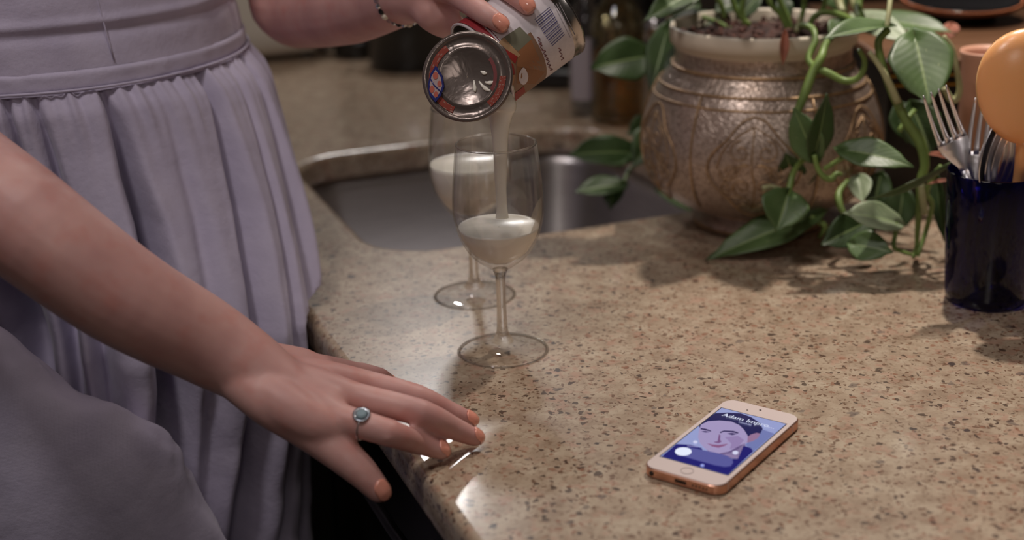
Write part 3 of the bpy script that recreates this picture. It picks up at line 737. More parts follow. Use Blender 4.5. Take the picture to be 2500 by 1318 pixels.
for (r, z) in bodyprof:
    for i in range(LB):
        a = 2*math.pi*i/LB; k = 0
        if .03 < z < .16 and r > .085:      # shallow vertical lobes
            k = .0016*abs(math.sin(a*6+.4))**.6*math.sin(math.pi*(z-.03)/.13)-.001
        vs.append(TPo @ Vector(((r+k)*math.cos(a), (r+k)*math.sin(a), z)))
n = LB
for j in range(len(bodyprof)-1):
    for i in range(n): fs.append((j*n+i, j*n+(i+1) % n, (j+1)*n+(i+1) % n, (j+1)*n+i))
fs.append(tuple(range(n))[::-1])
pot = mesh('brass_pot', vs, fs, M_brass, pt)
def ring(name, r, z, w, mat, par, T=TPo, n=96):
    vs, fs = tube_data([T @ Vector((r*math.cos(2*math.pi*i/n), r*math.sin(2*math.pi*i/n), z)) for i in range(n+1)], w, 8); return mesh(name, vs, fs, mat, par)
for r, z, w in ((.0885, .1655, .0018), (rbody(.149)+.0002, .1495, .0013), (rbody(.138), .1385, .0011), (.0630, .0205, .0018), (.0648, .004, .0016)):
    ring('raised_band', r, z, w, M_brassplain, pot)
# engraved medallions: raised outline and scrolls on the belly
def onpot(a, z, d=.0006):
    r = rbody(z)+d+.0010; return TPo @ Vector((r*math.cos(a), r*math.sin(a), z))
for ac in [-1.80+k*math.pi/3 for k in range(6)]:
    parts = []
    def stroke(pts, w=.00055, d=.0002):
        P = spline([onpot(ac+a/.118, z, d) for a, z in pts], 5); parts.append(tube_data(P, w, 5))
    w_ = .040
    pts = []
    for k in range(25):
        t = k/24*2*math.pi; rr = 1+.10*math.cos(4*t)
        pts.append((w_*rr*math.sin(t), .085+.045*rr*math.cos(t)))
    stroke(pts, .0009)
    def scroll(cx, cz, r0, a0, dirn, turns=1.25, k=12):
        return [(cx+r0*(1-.8*i/k)*math.cos(a0+dirn*turns*2*math.pi*i/k), cz+r0*(1-.8*i/k)*math.sin(a0+dirn*turns*2*math.pi*i/k)) for i in range(k+1)]
    for s in (-1, 1):
        stroke(scroll(s*.012, .103, .011, math.pi/2, -s)); stroke(scroll(s*.022, .084, .010, 0 if s > 0 else math.pi, -s))
        stroke(scroll(s*.010, .068, .010, -math.pi/2, s)); stroke(scroll(s*.026, .068, .007, .3, s))
        stroke([(0, .126), (s*.010, .120), (s*.022, .112), (s*.030, .100), (s*.034, .086)])
        stroke([(0, .046), (s*.006, .056), (s*.018, .058), (s*.028, .056)]); stroke([(0, .046), (s*.010, .050), (s*.016, .046)])
        for q_ in (.010, .017, .024): stroke([(s*.003, .090), (s*(.003+q_*.6), .094-q_*.25), (s*(.004+q_), .090-q_*.75)], .0005)
    stroke([(0, .048), (.0015, .07), (-.0015, .09), (0, .124)], .0008)
    V, Fc = join(parts); mesh('engraved_medallion', V, Fc, M_brassplain, pot)
# vertical ribs between medallions
for k in range(6):
    a = -1.80+(k+.5)*math.pi/3
    P = [onpot(a, z, .0002) for z in np.linspace(.040, .148, 14)]; vs, fs = tube_data(P, .0010, 6); mesh('rib', vs, fs, M_brassplain, pot)
lathe('liner_rim', [(.0845, .178), (.0895, .1868), (.0912, .1872), (.0915, .196), (.0915, .2005), (.0905, .2030), (.0885, .2035), (.0868, .2010), (.0855, .18)], M_cream, pt, 96, TPo, False)
rs_ = random.Random(9)
def soilf(a, t):
    r = .0862*(1-t)+.0002; z = .190+.006*t+.006*noise.noise(Vector((math.cos(a*6.283)*r*60, math.sin(a*6.283)*r*60, 3)))*min(1, t*6)
    return PC+Vector((r*math.cos(a*6.28318), r*math.sin(a*6.28318), z))
vs, fs, uv = grid(80, 24, soilf, cu=True); tag(mesh('soil', vs, fs, M_soil, pt), kind='stuff')
parts = []
for k in range(160):
    a, r = rs_.uniform(0, 6.28), .083*math.sqrt(rs_.random()); s = rs_.uniform(.0015, .0045)
    c = PC+Vector((r*math.cos(a), r*math.sin(a), .193+rs_.uniform(0, .005)))
    M = Matrix.Translation(c) @ Matrix.Rotation(rs_.uniform(0, 3), 4, (rs_.random(), rs_.random(), rs_.random()+.1)) @ Matrix.Diagonal((s, s*.7, s*.5, 1))
    parts.append(lathe_data([(.4, -1), (1, -.3), (.9, .5), (.3, 1)], 6, M))
V, Fc = join(parts); tag(mesh('bark_chips', V, Fc, simple('bark', srgb(84, 50, 40), .8, nscale=200, namt=.3), pt, smooth=False), kind='stuff')
# leaves
def leaf(B, T_, w, mat, fold=.35, droop=.12, nrm=None, twist=0.0, name='leaf', wav=.03, par=None):
    B, T_ = Vector(B), Vector(T_)
    d = T_-B; Ln = d.length; d.normalize()
    if nrm is None: nrm = (CAM-B).normalized()*.75+Vector((0, 0, .6))+Vector((.1, .25, 0))
    nrm = Vector(nrm); side = d.cross(nrm).normalized(); up = side.cross(d).normalized()
    if twist:
        R = Matrix.Rotation(twist, 3, d); side = R @ side; up = R @ up
    ph_ = random.random()*6
    def fn(a, t):
        s = a*2-1; t = t**.85
        g = (min(1, t/.34)**.5)*(1-max(0, (t-.32)/.68)**1.9)
        if t > .80: g *= 1-.30*math.sin((t-.80)/.20*math.pi)
        hw = w*.5*g
        al = Ln*(t-.16*abs(s)**1.6*(1-t)**3)
        h = abs(s)*hw*math.tan(fold)-droop*Ln*(t*t)*1.0+droop*Ln*t*1.0+wav*w*math.sin(t*9+ph_+s*2)*abs(s)-.25*hw*abs(s)**3*math.tan(fold)
        return B+d*al+side*(s*hw)+up*h
    vs, fs, uv = grid(13, 17, fn)
    o = mesh(name, vs, fs, mat, par or pt, uv=uv)
    sm = o.modifiers.new('solid', 'SOLIDIFY'); sm.thickness = .0005
    return o
def DL(bx, by, by_, tx, ty, ty_, wpx, mat, **k):
    B, T_ = D(bx, by, by_), D(tx, ty, ty_); 
    return leaf(B, T_, wpx/FPX*(by_+ty_)/2*1.06, mat, **k)
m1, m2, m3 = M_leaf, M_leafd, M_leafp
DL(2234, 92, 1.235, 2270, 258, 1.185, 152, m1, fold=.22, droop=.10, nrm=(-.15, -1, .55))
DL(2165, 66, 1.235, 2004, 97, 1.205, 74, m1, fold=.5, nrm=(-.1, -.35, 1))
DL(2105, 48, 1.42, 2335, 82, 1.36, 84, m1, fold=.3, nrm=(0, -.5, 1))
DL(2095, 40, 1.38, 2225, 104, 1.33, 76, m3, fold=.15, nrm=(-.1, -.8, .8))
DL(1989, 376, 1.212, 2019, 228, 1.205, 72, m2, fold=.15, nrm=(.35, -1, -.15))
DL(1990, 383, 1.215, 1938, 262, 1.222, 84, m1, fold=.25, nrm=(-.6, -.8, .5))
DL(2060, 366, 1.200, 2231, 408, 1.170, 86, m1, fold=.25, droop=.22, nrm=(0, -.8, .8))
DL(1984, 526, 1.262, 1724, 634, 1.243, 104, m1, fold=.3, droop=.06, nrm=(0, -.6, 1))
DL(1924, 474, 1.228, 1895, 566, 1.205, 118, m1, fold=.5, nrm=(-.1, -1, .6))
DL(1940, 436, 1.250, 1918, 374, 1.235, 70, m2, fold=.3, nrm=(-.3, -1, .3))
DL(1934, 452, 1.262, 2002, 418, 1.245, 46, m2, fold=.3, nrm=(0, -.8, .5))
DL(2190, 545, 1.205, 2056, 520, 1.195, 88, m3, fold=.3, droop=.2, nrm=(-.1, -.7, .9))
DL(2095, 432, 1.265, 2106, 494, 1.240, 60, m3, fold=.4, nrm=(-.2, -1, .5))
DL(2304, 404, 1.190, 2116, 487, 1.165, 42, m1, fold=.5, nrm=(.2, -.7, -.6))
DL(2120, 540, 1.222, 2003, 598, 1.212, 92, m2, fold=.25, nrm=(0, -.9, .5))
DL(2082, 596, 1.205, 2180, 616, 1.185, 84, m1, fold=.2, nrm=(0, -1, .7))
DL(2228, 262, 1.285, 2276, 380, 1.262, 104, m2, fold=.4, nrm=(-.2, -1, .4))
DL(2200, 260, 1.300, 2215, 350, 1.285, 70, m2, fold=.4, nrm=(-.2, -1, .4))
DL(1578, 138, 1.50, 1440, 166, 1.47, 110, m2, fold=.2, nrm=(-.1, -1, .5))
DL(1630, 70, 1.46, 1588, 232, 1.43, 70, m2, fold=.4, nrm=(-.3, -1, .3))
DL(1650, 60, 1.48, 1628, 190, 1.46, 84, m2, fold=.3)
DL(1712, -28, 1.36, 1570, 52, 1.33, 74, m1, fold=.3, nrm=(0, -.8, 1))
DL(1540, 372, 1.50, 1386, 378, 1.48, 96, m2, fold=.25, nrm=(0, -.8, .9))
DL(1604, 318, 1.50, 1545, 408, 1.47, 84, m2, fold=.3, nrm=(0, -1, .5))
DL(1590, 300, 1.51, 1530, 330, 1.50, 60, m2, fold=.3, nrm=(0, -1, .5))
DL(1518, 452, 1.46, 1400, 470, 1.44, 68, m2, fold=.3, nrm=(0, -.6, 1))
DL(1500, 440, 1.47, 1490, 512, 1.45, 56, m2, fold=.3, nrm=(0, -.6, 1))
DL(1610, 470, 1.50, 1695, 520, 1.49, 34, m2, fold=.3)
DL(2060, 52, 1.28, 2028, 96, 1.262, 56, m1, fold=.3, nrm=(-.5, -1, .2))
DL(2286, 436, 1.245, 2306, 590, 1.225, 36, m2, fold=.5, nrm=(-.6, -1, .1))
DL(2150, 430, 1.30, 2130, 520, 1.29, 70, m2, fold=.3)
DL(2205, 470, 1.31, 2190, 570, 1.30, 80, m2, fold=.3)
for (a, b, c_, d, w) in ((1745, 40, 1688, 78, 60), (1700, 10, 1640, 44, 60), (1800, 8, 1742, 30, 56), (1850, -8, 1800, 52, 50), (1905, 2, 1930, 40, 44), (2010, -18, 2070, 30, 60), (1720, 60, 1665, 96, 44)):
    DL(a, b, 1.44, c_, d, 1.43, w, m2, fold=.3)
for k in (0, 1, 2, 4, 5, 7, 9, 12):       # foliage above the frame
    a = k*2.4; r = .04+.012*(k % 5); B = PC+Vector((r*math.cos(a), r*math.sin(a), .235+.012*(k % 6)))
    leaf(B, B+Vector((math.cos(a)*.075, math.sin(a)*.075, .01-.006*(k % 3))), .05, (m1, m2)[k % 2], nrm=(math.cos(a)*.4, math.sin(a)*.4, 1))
M_dry = simple('dried_leaf', srgb(150, 92, 72), .7, nscale=60, namt=.2)
tag(DL(1916, 82, 1.262, 1911, 160, 1.256, 22, M_dry, fold=.6, name='dried_leaf', nrm=(0, -1, .2)), 'brown dried leaf')
tag(DL(2310, 385, 1.215, 2262, 376, 1.21, 22, M_dry, fold=.6, name='dried_leaf'), 'brown dried leaf')
tag(DL(2318, 440, 1.20, 2262, 450, 1.195, 12, M_dry, fold=.6, name='dried_leaf'), 'brown dried leaf')
tag(DL(2325, 60, 1.40, 2316, 96, 1.39, 40, M_dry, fold=.4, name='dried_leaf'), 'brown dried leaf')
# vines and petioles
def vine(name, pts, r, mat, **k): return tube(name, [D(a, b, c) for a, b, c in pts], r, mat, pt, 8, 5, **k)
vine('vine', [(1948, 66, 1.36), (1965, 62, 1.30), (1985, 72, 1.275), (1990, 100, 1.262), (1978, 128, 1.255), (1974, 146, 1.25), (1990, 164, 1.245), (2025, 180, 1.24), (2060, 197, 1.235), (2090, 194, 1.23), (2108, 172, 1.228), (2110, 145, 1.228), (2098, 122, 1.222)], [.0034, .0030, .0030, .0036, .0026, .0022], M_vine)
vine('vine', [(2035, 85, 1.28), (2015, 110, 1.26), (2005, 140, 1.245), (1985, 175, 1.242), (1968, 220, 1.238), (1950, 265, 1.235), (1935, 305, 1.232)], [.0026, .0040, .0046, .0030], M_vine)
vine('vine', [(2168, 72, 1.23), (2145, 100, 1.225), (2150, 140, 1.222), (2168, 200, 1.22), (2190, 250, 1.218), (2215, 300, 1.215), (2245, 345, 1.212), (2258, 400, 1.21), (2248, 440, 1.212), (2245, 500, 1.215), (2240, 560, 1.225), (2238, 600, 1.225), (2230, 628, 1.205)], [.0036, .0034, .0040, .0048, .0040, .0026, .0018], M_vine)
vine('petiole', [(2122, 126, 1.215), (2150, 165, 1.212), (2172, 205, 1.210), (2192, 250, 1.212)], [.0022, .0030, .0036], M_vinep)
vine('petiole', [(2176, -20, 1.25), (2170, 30, 1.235), (2165, 68, 1.228)], .0024, M_vinep)
vine('petiole', [(2304, 88, 1.25), (2326, 120, 1.25), (2336, 170, 1.25), (2343, 215, 1.25), (2336, 240, 1.25), (2322, 243, 1.25), (2304, 215, 1.25)], [.0018, .0026, .0034, .0030], M_vinep)
vine('petiole', [(1988, 378, 1.21), (1996, 410, 1.208), (2012, 432, 1.206), (2030, 437, 1.206), (2042, 424, 1.206), (2056, 426, 1.206)], [.0024, .0026, .0030, .0014], M_vine)
vine('petiole', [(2012, 412, 1.208), (2040, 396, 1.204), (2066, 380, 1.20), (2080, 368, 1.198)], .0022, M_vine)
vine('vine', [(1975, 66, 1.33), (1990, 38, 1.33), (2020, 30, 1.33), (2055, 38, 1.33), (2082, 55, 1.33), (2096, 78, 1.33)], [.0028, .0030, .0040], M_vine)
vine('vine', [(2100, -20, 1.38), (2095, 20, 1.37), (2105, 50, 1.35), (2112, 70, 1.34)], [.0034, .0046, .0030], M_vine)
vine('petiole', [(2042, -20, 1.40), (2050, 10, 1.39), (2058, 30, 1.38)], [.0050, .0034], M_vinep)
vine('petiole', [(2080, -20, 1.40), (2086, 8, 1.39), (2092, 22, 1.385)], [.0050, .0036], M_vinep)
for pts in (((1868, -20), (1885, 15), (1905, 35), (1925, 75)), ((1895, -20), (1912, 20), (1925, 50), (1932, 78)), ((1965, -20), (1962, 20), (1954, 55)), ((1785, -10), (1800, 30), (1830, 62)), ((1740, -20), (1760, 10), (1770, 45)), ((1820, -20), (1812, 20), (1818, 60)), ((2018, -20), (2010, 20), (1990, 45))):
    vine('petiole', [(a, b, 1.37) for a, b in pts], .0026, M_vine)
vine('petiole', [(1954, 40, 1.33), (1950, 60, 1.325), (1944, 78, 1.32)], .0024, M_vinep)
vine('petiole', [(1978, 528, 1.26), (1998, 540, 1.258), (2014, 554, 1.256), (2000, 580, 1.26)], [.0028, .0032, .002], M_vine)
vine('petiole', [(1922, 478, 1.23), (1928, 455, 1.235), (1936, 425, 1.24), (1955, 395, 1.235), (1986, 380, 1.215)], [.0034, .0030, .0022], M_vine)
vine('petiole', [(1862, 460, 1.23), (1885, 456, 1.232), (1912, 466, 1.23), (1924, 476, 1.23)], [.0030, .0022, .0022], M_vinep)
vine('petiole', [(2186, 543, 1.205), (2186, 570, 1.205), (2182, 600, 1.20), (2196, 612, 1.20), (2225, 622, 1.20)], [.0022, .0022, .0015], M_vine)
vine('petiole', [(2298, 405, 1.195), (2280, 430, 1.20), (2262, 470, 1.21), (2275, 500, 1.215), (2262, 560, 1.22), (2240, 625, 1.21)], [.0024, .0026, .002], M_vine)
vine('petiole', [(2250, 450, 1.208), (2252, 480, 1.208), (2258, 520, 1.21)], .0034, M_vinep)
vine('petiole', [(2195, 320, 1.235), (2215, 290, 1.24), (2232, 270, 1.25)], .0024, M_vine)
vine('petiole', [(1620, 90, 1.47), (1680, 40, 1.45), (1740, 50, 1.42), (1790, 75, 1.40)], .0024, M_vine)
vine('vine', [(1690, 75, 1.42), (1640, 70, 1.49), (1600, 130, 1.51), (1590, 220, 1.52), (1600, 310, 1.52), (1590, 380, 1.51), (1540, 410, 1.50), (1522, 450, 1.47)], [.003, .0026, .002], M_vine)
vine('petiole', [(2060, 520, 1.22), (2050, 500, 1.225), (2048, 470, 1.235), (2070, 440, 1.25)], [.0024, .0036, .002], M_vine)
# ------------------------------------------------------------------ cobalt tumbler with cutlery
TC0 = Vector((.4075, 1.116, 0)); 
tb = empty('tumbler', TC0, 'dark cobalt blue glass tumbler full of cutlery at the right edge', 'glass')
lathe('glass', [(.0005, .0006), (.031, .0006), (.0335, .003), (.0345, .010), (.0375, .060), (.0402, .115), (.0398, .1165), (.0388, .115), (.0360, .060), (.0325, .012), (.0300, .009), (.0005, .009)], M_cobalt, tb, 96, Matrix.Translation(TC0), False)
def rest(dx, dy): return TC0+Vector((dx, dy, .0105))
def frame(tip, root, nrm):
    y = (tip-root).normalized(); x = y.cross(Vector(nrm)).normalized(); z = x.cross(y); return x, y, z
def fork(tip, nrm, foot, label, sc=1.0):
    x, y, z = frame(tip, foot, nrm); Lf = (tip-foot).length
    f = empty('fork', foot, label, 'fork', 'forks in the blue tumbler')
    def P(a, b, c): return tip+x*a-y*b+z*c
    # head plate
    pr = [(.046, .0125), (.050, .0128), (.056, .0118), (.063, .0080), (.070, .0042), (.080, .0030), (.11, .0026)]
    curve = lambda b: .006*math.sin(min(1, b/.07)*math.pi)
    bm_v, bm_f = [], []
    for b, hw in pr:
        for a, dz in ((-hw, 0), (0, -.001*hw/.012), (hw, 0)):
            bm_v += [P(a, b, -curve(b)+dz+.0006), P(a, b, -curve(b)+dz-.0006)]
    for j in range(len(pr)-1):
        o, q_ = j*6, (j+1)*6
        bm_f += [(o, o+2, q_+2, q_), (o+2, o+4, q_+4, q_+2), (o+1, q_+1, q_+3, o+3), (o+3, q_+3, q_+5, o+5), (o, q_, q_+1, o+1), (o+4, o+5, q_+5, q_+4)]
    bm_f.append((0, 1, 3, 5, 4, 2))
    mesh('head', bm_v, bm_f, M_chrome, f)
    for k in range(4):
        a0 = (k-1.5)*.0068; a1 = (k-1.5)*.0066*.98
        pp_ = [P(a1*1.02, b, -curve(b)) for b in np.linspace(0, .048, 10)]
        pp_ = [P(a0*(.96+.04*b/.048), b, -curve(b)) for b in np.linspace(0, .048, 10)]
        vs, fs = tube_data(pp_, [.0006, .0010, .0012, .0014, .0015, .0016, .0017, .0018, .0020, .0024], 8, flat=1.15, upv=z); mesh('tine', vs, fs, M_chrome, f)
    hp_ = [P(0, b, -curve(min(b, .07))) for b in np.linspace(.075, Lf-.002, 8)]
    vs, fs = tube_data(hp_, [.0016, .0014, .0014, .0015, .0017, .0019, .0020, .0016], 8, flat=2.2, upv=z); mesh('handle', vs, fs, M_chrome, f)
    return f
def spoon(tip, nrm, foot, label, lw=.019, ll=.058, mat=None, dep=.009):
    mat = mat or M_chrome
    x, y, z = frame(tip, foot, nrm); Lf = (tip-foot).length
    s = empty('spoon', foot, label, 'spoon', 'spoons in the blue tumbler')
    def fn(a, t, th=0):
        ang = a*2*math.pi; r = t
        u, v = math.cos(ang)*r, math.sin(ang)*r
        wv = lw*(1-.15*v)
        return tip-y*(ll/2-v*ll/2)+x*(u*wv)-z*(dep*(1-r*r)+th)
    V1, F1, _ = grid(28, 7, lambda a, t: fn(a, max(t, .02)), cu=True)
    V2, F2, _ = grid(28, 7, lambda a, t: fn(a, max(t, .02), .0011), cu=True)
    o = len(V1); V = V1+V2; Fc = F1+[tuple(i+o for i in f[::-1]) for f in F2]
    for i in range(28): Fc.append((6*28+i, 6*28+(i+1) % 28, o+6*28+(i+1) % 28, o+6*28+i))
    Fc += [tuple(range(28))[::-1], tuple(o+i for i in range(28))]
    mesh('bowl', V, Fc, mat, s)
    hp_ = [tip-y*b for b in np.linspace(ll-.002, Lf-.002, 8)]
    vs, fs = tube_data(hp_, [.0022, .0016, .0015, .0015, .0017, .0019, .0020, .0016], 8, flat=2.0, upv=z); mesh('handle', vs, fs, mat, s)
    return s
fork(D(2282, 221, 1.105), (-.1, -1, .25), rest(.018, -.006), 'steel fork leaning left against the pothos leaf, tines up')
fork(D(2412, 240, 1.135), (-.15, -1, .2), rest(-.016, .004), 'steel fork behind, partly hidden by the orange spoon')
sl = ['steel spoon beside the forks, outermost of the nested row', 'steel spoon nested second from the forks', 'steel spoon nested third from the forks', 'steel spoon at the right end of the nested row']
for k in range(4):
    tipk = D(2440+k*17, 296+k*3, 1.090+.006*k)
    spoon(tipk, (.62, -.75, .15), rest(-.012+.004*k, -.010+.004*k), sl[k], lw=.020, ll=.060)
# orange cooking spoon
otip = D(2505, 68, 1.085); ofoot = rest(.012, .010)
x, y, z = frame(otip, D(2500, 345, 1.085), (-.12, -1, .42)); 
osp = empty('cooking_spoon', ofoot, 'large glossy orange cooking spoon standing head up in the blue tumbler', 'spoon')
LLo, WWo = .094, .038
def ofn(a, t):
    ang = a*2*math.pi; ph_ = t*math.pi; r = math.sin(ph_); u, v = math.cos(ang)*r, math.sin(ang)*r
    h = math.cos(ph_); dep = .020 if h > 0 else -.010     # hollow front turned away from the camera
    hh = .019*h if h > 0 else .006*h*1.0+.010*(-h)
    return otip-y*(LLo/2)+y*(v*LLo/2)+x*(u*WWo*(1+.10*v))+z*hh
vs, fs, _ = grid(48, 25, lambda a, t: ofn(a, min(max(t, .004), .996)), cu=True)
mesh('bowl', vs, fs, M_orange, osp)
cb = otip-y*(LLo-.004)
tube('handle', [cb, cb.lerp(ofoot, .3)+Vector((.002, .0, 0)), cb.lerp(ofoot, .7), ofoot+Vector((0, 0, .004))], [.006, .0045, .0045, .005], M_orange, osp, 12, 6)
# ------------------------------------------------------------------ person
pr = empty('person', (-.42, 1.22, -.93), 'person in pale blue-grey gathered dress pouring milk, other hand resting on the counter', 'person')
RB = []
def limb(pts, rad, n=16, per=5, flat=None, upv=None):
    P = spline(pts, per); rr = [float(np.interp(i/(len(P)-1), np.linspace(0, 1, len(rad)), rad)) for i in range(len(P))]
    RB.append(tube_data(P, rr, n, flat=flat, upv=upv))
    for p, r in ((P[0], rr[0]), (P[-1], rr[-1])):
        RB.append(lathe_data([(r*math.sin(t), -r*math.cos(t)) for t in np.linspace(.05, math.pi-.05, 9)], n, Matrix.Translation(p)))
# torso
RB.append(lathe_data([(.10, -.60), (.07, -.45), (.07, -.30), (.065, -.18), (.07, -.05), (.09, .08), (.125, .20), (.13, .30), (.14, .40), (.12, .49), (.07, .53), (.05, .60)], 40, Matrix.Translation((-.43, 1.24, 0)) @ Matrix.Diagonal((1.0, .72, 1, 1))))
for s in (-1, 1): limb([Vector((-.43+s*.06, 1.26, -.45)), Vector((-.43+s*.07, 1.26, -.70)), Vector((-.43+s*.07, 1.26, -.88))], [.07, .05, .04])
# near arm
A = [Vector((-.60, 1.20, .47)), Vector((-.66, 1.08, .40)), D(-560, 120, .99), D(-300, 280, .945), D(-120, 405, .94), Z(30, 522, .178), Z(289, 714, .125), Z(498, 831, .085), Z(605, 895, .066), Z(705, 958, .050), Z(800, 990, .043)]
limb(A, [.052, .05, .044, .041, .0395, .0375, .0342, .0298, .0258, .0205, .0140], 24, 6)
for a, b in ((655, 905), (660, 950)): limb([Z(530, 850, .076), Z(610, 892, .062), Z(a+80, b, .048)], [.022, .0205, .0165], 18)
wr = Z(610, 900, .064)
fing = {
 'index': ([Z(835, 1022, .040), Z(948, 1056, .034), Z(1022, 1082, .018), Z(1078, 1101, .0085)], [.0098, .0090, .0078, .0062]),
 'middle': ([Z(880, 972, .043), Z(1028, 1008, .036), Z(1108, 1046, .019), Z(1160, 1068, .0085)], [.0100, .0091, .0080, .0064]),
 'ring': ([Z(900, 938, .039), Z(1018, 968, .031), Z(1095, 1003, .017), Z(1148, 1025, .008)], [.0096, .0086, .0074, .0060]),
 'little': ([Z(880, 912, .032), Z(924, 921, .026), Z(944, 930, .014), Z(953, 938, .0075)], [.0084, .0074, .0064, .0054]),
}
for k in fing: fing[k] = (fing[k][0], [r*1.04 for r in fing[k][1]])
for k, (pts, rad) in fing.items():
    limb(pts, rad, 14, 5)
    limb([wr.lerp(pts[0], .10)+Vector((0, 0, -.004)), wr.lerp(pts[0], .55)+Vector((0, 0, .001)), pts[0]+Vector((0, 0, -.001))], [.0150, .0125, .0108 if k != 'little' else .009], 14)
    RB.append(lathe_data([(rad[1]*1.08*math.sin(t), -rad[1]*1.02*math.cos(t)) for t in np.linspace(.05, 3.09, 9)], 14, Matrix.Translation(pts[1])))
ix = fing['index'][0][0]
th = [Z(570, 912, .064), Z(660, 985, .049), Z(760, 1050, .032), Z(866, 1136, .012), Z(925, 1197, -.004)]
limb(th, [.0165, .0160, .0148, .0116, .0086], 16)
limb([Z(580, 905, .062), Z(690, 985, .050), Z(780, 1035, .038), ix+Vector((0, 0, -.006))], [.0175, .0165, .0145, .010], 14)      # web
limb([Z(600, 930, .056), Z(690, 1000, .044), Z(800, 1050, .030), Z(845, 1072, .026)], [.016, .0155, .012, .0075], 14)
# far arm and pouring hand
E2_ = D(735, 22, 1.315); W2_ = D(1005, -22, 1.125)
limb([Vector((-.33, 1.44, .46)), Vector((-.285, 1.42, .38)), D(655, -110, 1.35), E2_], [.050, .046, .040, .036], 22)
limb([D(700, 5, 1.325), E2_, D(860, 12, 1.22), W2_], [.036, .037, .034, .0245], 22)
PM = D(1085, -40, 1.105)
limb([W2_, D(1050, -15, 1.11), PM, D(1150, -90, 1.10)], [.0245, .0235, .023, .019], 18)
limb([W2_.lerp(PM, .3), D(1065, 30, 1.098), D(1098, 62, 1.105), D(1130, 80, 1.118)], [.020, .0175, .012, .009], 14)
fB = {
 'a': [D(1085, -30, 1.075), hit(1128, -4, RC+.0088), hit(1180, 32, RC+.0078), hit(1224, 60, RC+.0066)],
 'b': [D(1130, -80, 1.075), hit(1190, -62, RC+.0088), hit(1245, -22, RC+.0078), hit(1288, 16, RC+.0066)],
 'c': [D(1170, -130, 1.08), hit(1240, -110, RC+.0088), hit(1300, -75, RC+.0078), hit(1340, -35, RC+.0066)],
 'd': [D(1210, -170, 1.085), hit(1285, -150, RC+.0082), hit(1335, -115, RC+.0072), hit(1370, -80, RC+.006)]}
for k, pts in fB.items():
    limb(pts, [.0105, .0095, .0086, .0070], 14)
    limb([PM+(pts[0]-PM)*.1, PM.lerp(pts[0], .8)], [.018, .0125], 14)
V, Fc = join(RB)
bd_ = mesh('body', V, Fc, M_skin, None)
rm = bd_.modifiers.new('remesh', 'REMESH'); rm.mode = 'VOXEL'; rm.voxel_size = .0018; rm.use_smooth_shade = True
smm = bd_.modifiers.new('smooth', 'SMOOTH'); smm.factor = .5; smm.iterations = 15
me = bake(bd_); bpy.data.objects.remove(bd_)
me.materials.clear(); body = link('body', me, M_skin, pr)
# fingernails
from mathutils.bvhtree import BVHTree
_bv = BVHTree.FromPolygons([v.co for v in me.vertices], [tuple(q_.vertices) for q_ in me.polygons])
def nail(c, d, up, w, l):
    d = d.normalized(); s = d.cross(up).normalized(); u = s.cross(d).normalized()
    tip = _bv.ray_cast(c+d*.03, -d)[0]
    if tip is not None and abs((tip-c).dot(d)) < .014: c = c+d*((tip-c).dot(d)-l*.5+.0012)
    def fn(a, t):
        x = a*2-1; tt = t*2-1
        g = (1-abs(tt)**3.0)**.5 if tt > 0 else (1-abs(tt)**4)**.5
        q0 = c+d*(tt*l*.5)+s*(x*w*.5*max(g, .08))
        h = _bv.ray_cast(q0+u*.02, -u, .024)[0]
        if h is None: h = _bv.find_nearest(q0)[0]
        h = h.copy()
        if tt > .55:   # free edge keeps the height it had before the tip curves away
            h0 = _bv.ray_cast(q0-d*((tt-.55)*l*.5)+u*.02, -u, .024)[0]
            if h0 is not None: h = h+u*((h0-h).dot(u)*.6)
        return h+u*(.0002+.0005*(1-x*x))
    vs, fs, uv = grid(9, 13, fn); o = mesh('fingernail', vs, fs, M_nail, pr)
    sm = o.modifiers.new('solid', 'SOLIDIFY'); sm.thickness = .0007; sm.offset = 1; return o
for k, (pts, rad) in fing.items():
    d = pts[3]-pts[2]
    up = (Vector((0, 0, 1))+(CAM-pts[3]).normalized()*.75).normalized()
    nail(pts[3], d, up, rad[3]*1.45, .0125 if k != 'little' else .0095)
nail(th[4], th[4]-th[3], ((CAM-th[4]).normalized()+Vector((.35, 0, .45))).normalized(), .0112, .0140)
for k, pts in fB.items():
    cc = TC @ Vector((0, 0, (TCI @ pts[3]).z)); up = (pts[3]-cc).normalized()
    nail(pts[3], pts[3]-pts[2], (up+camdir(.1, -.1, .5)*.5).normalized(), .0104, .0125)
# ring with round blue-white stone
rp = fing['index'][0]; rc_ = rp[0].lerp(rp[1], .46); rd = (rp[1]-rp[0]).normalized(); rr_ = .0101
rup = (Vector((0, 0, 1))+(CAM-rc_).normalized()*.9); rs1 = rd.cross(rup).normalized(); ru = rs1.cross(rd).normalized()
rg = empty('finger_ring', rc_, 'silver ring with round pale stone and halo, on the hand resting on counter', 'ring')
vs, fs = tube_data([rc_+rs1*(rr_*math.cos(a))+ru*(rr_*math.sin(a)) for a in np.linspace(0, 2*math.pi, 49)], .0007, 8, flat=1.6, cap=False); mesh('band', vs, fs, M_silver, rg)
TR = Matrix(((rs1.x, rd.x, ru.x, 0), (rs1.y, rd.y, ru.y, 0), (rs1.z, rd.z, ru.z, 0), (0, 0, 0, 1)))
TR = Matrix.Translation(rc_+ru*(rr_+.0008)) @ TR
lathe('setting', [(.001, -.0008), (.004, -.0004), (.0058, .0006), (.0060, .0012), (.0042, .0014), (.0038, .0006), (.001, .0004)], M_silver, rg, 32, TR)
lathe('stone', [(.0004, .0002), (.0036, .0014), (.0038, .0019), (.0026, .0029), (.0003, .0030)], simple('pale_stone', srgb(150, 170, 178), .05, 0, coat=1), rg, 10, TR).data.polygons.foreach_set('use_smooth', [False]*10*4+[False]*2)
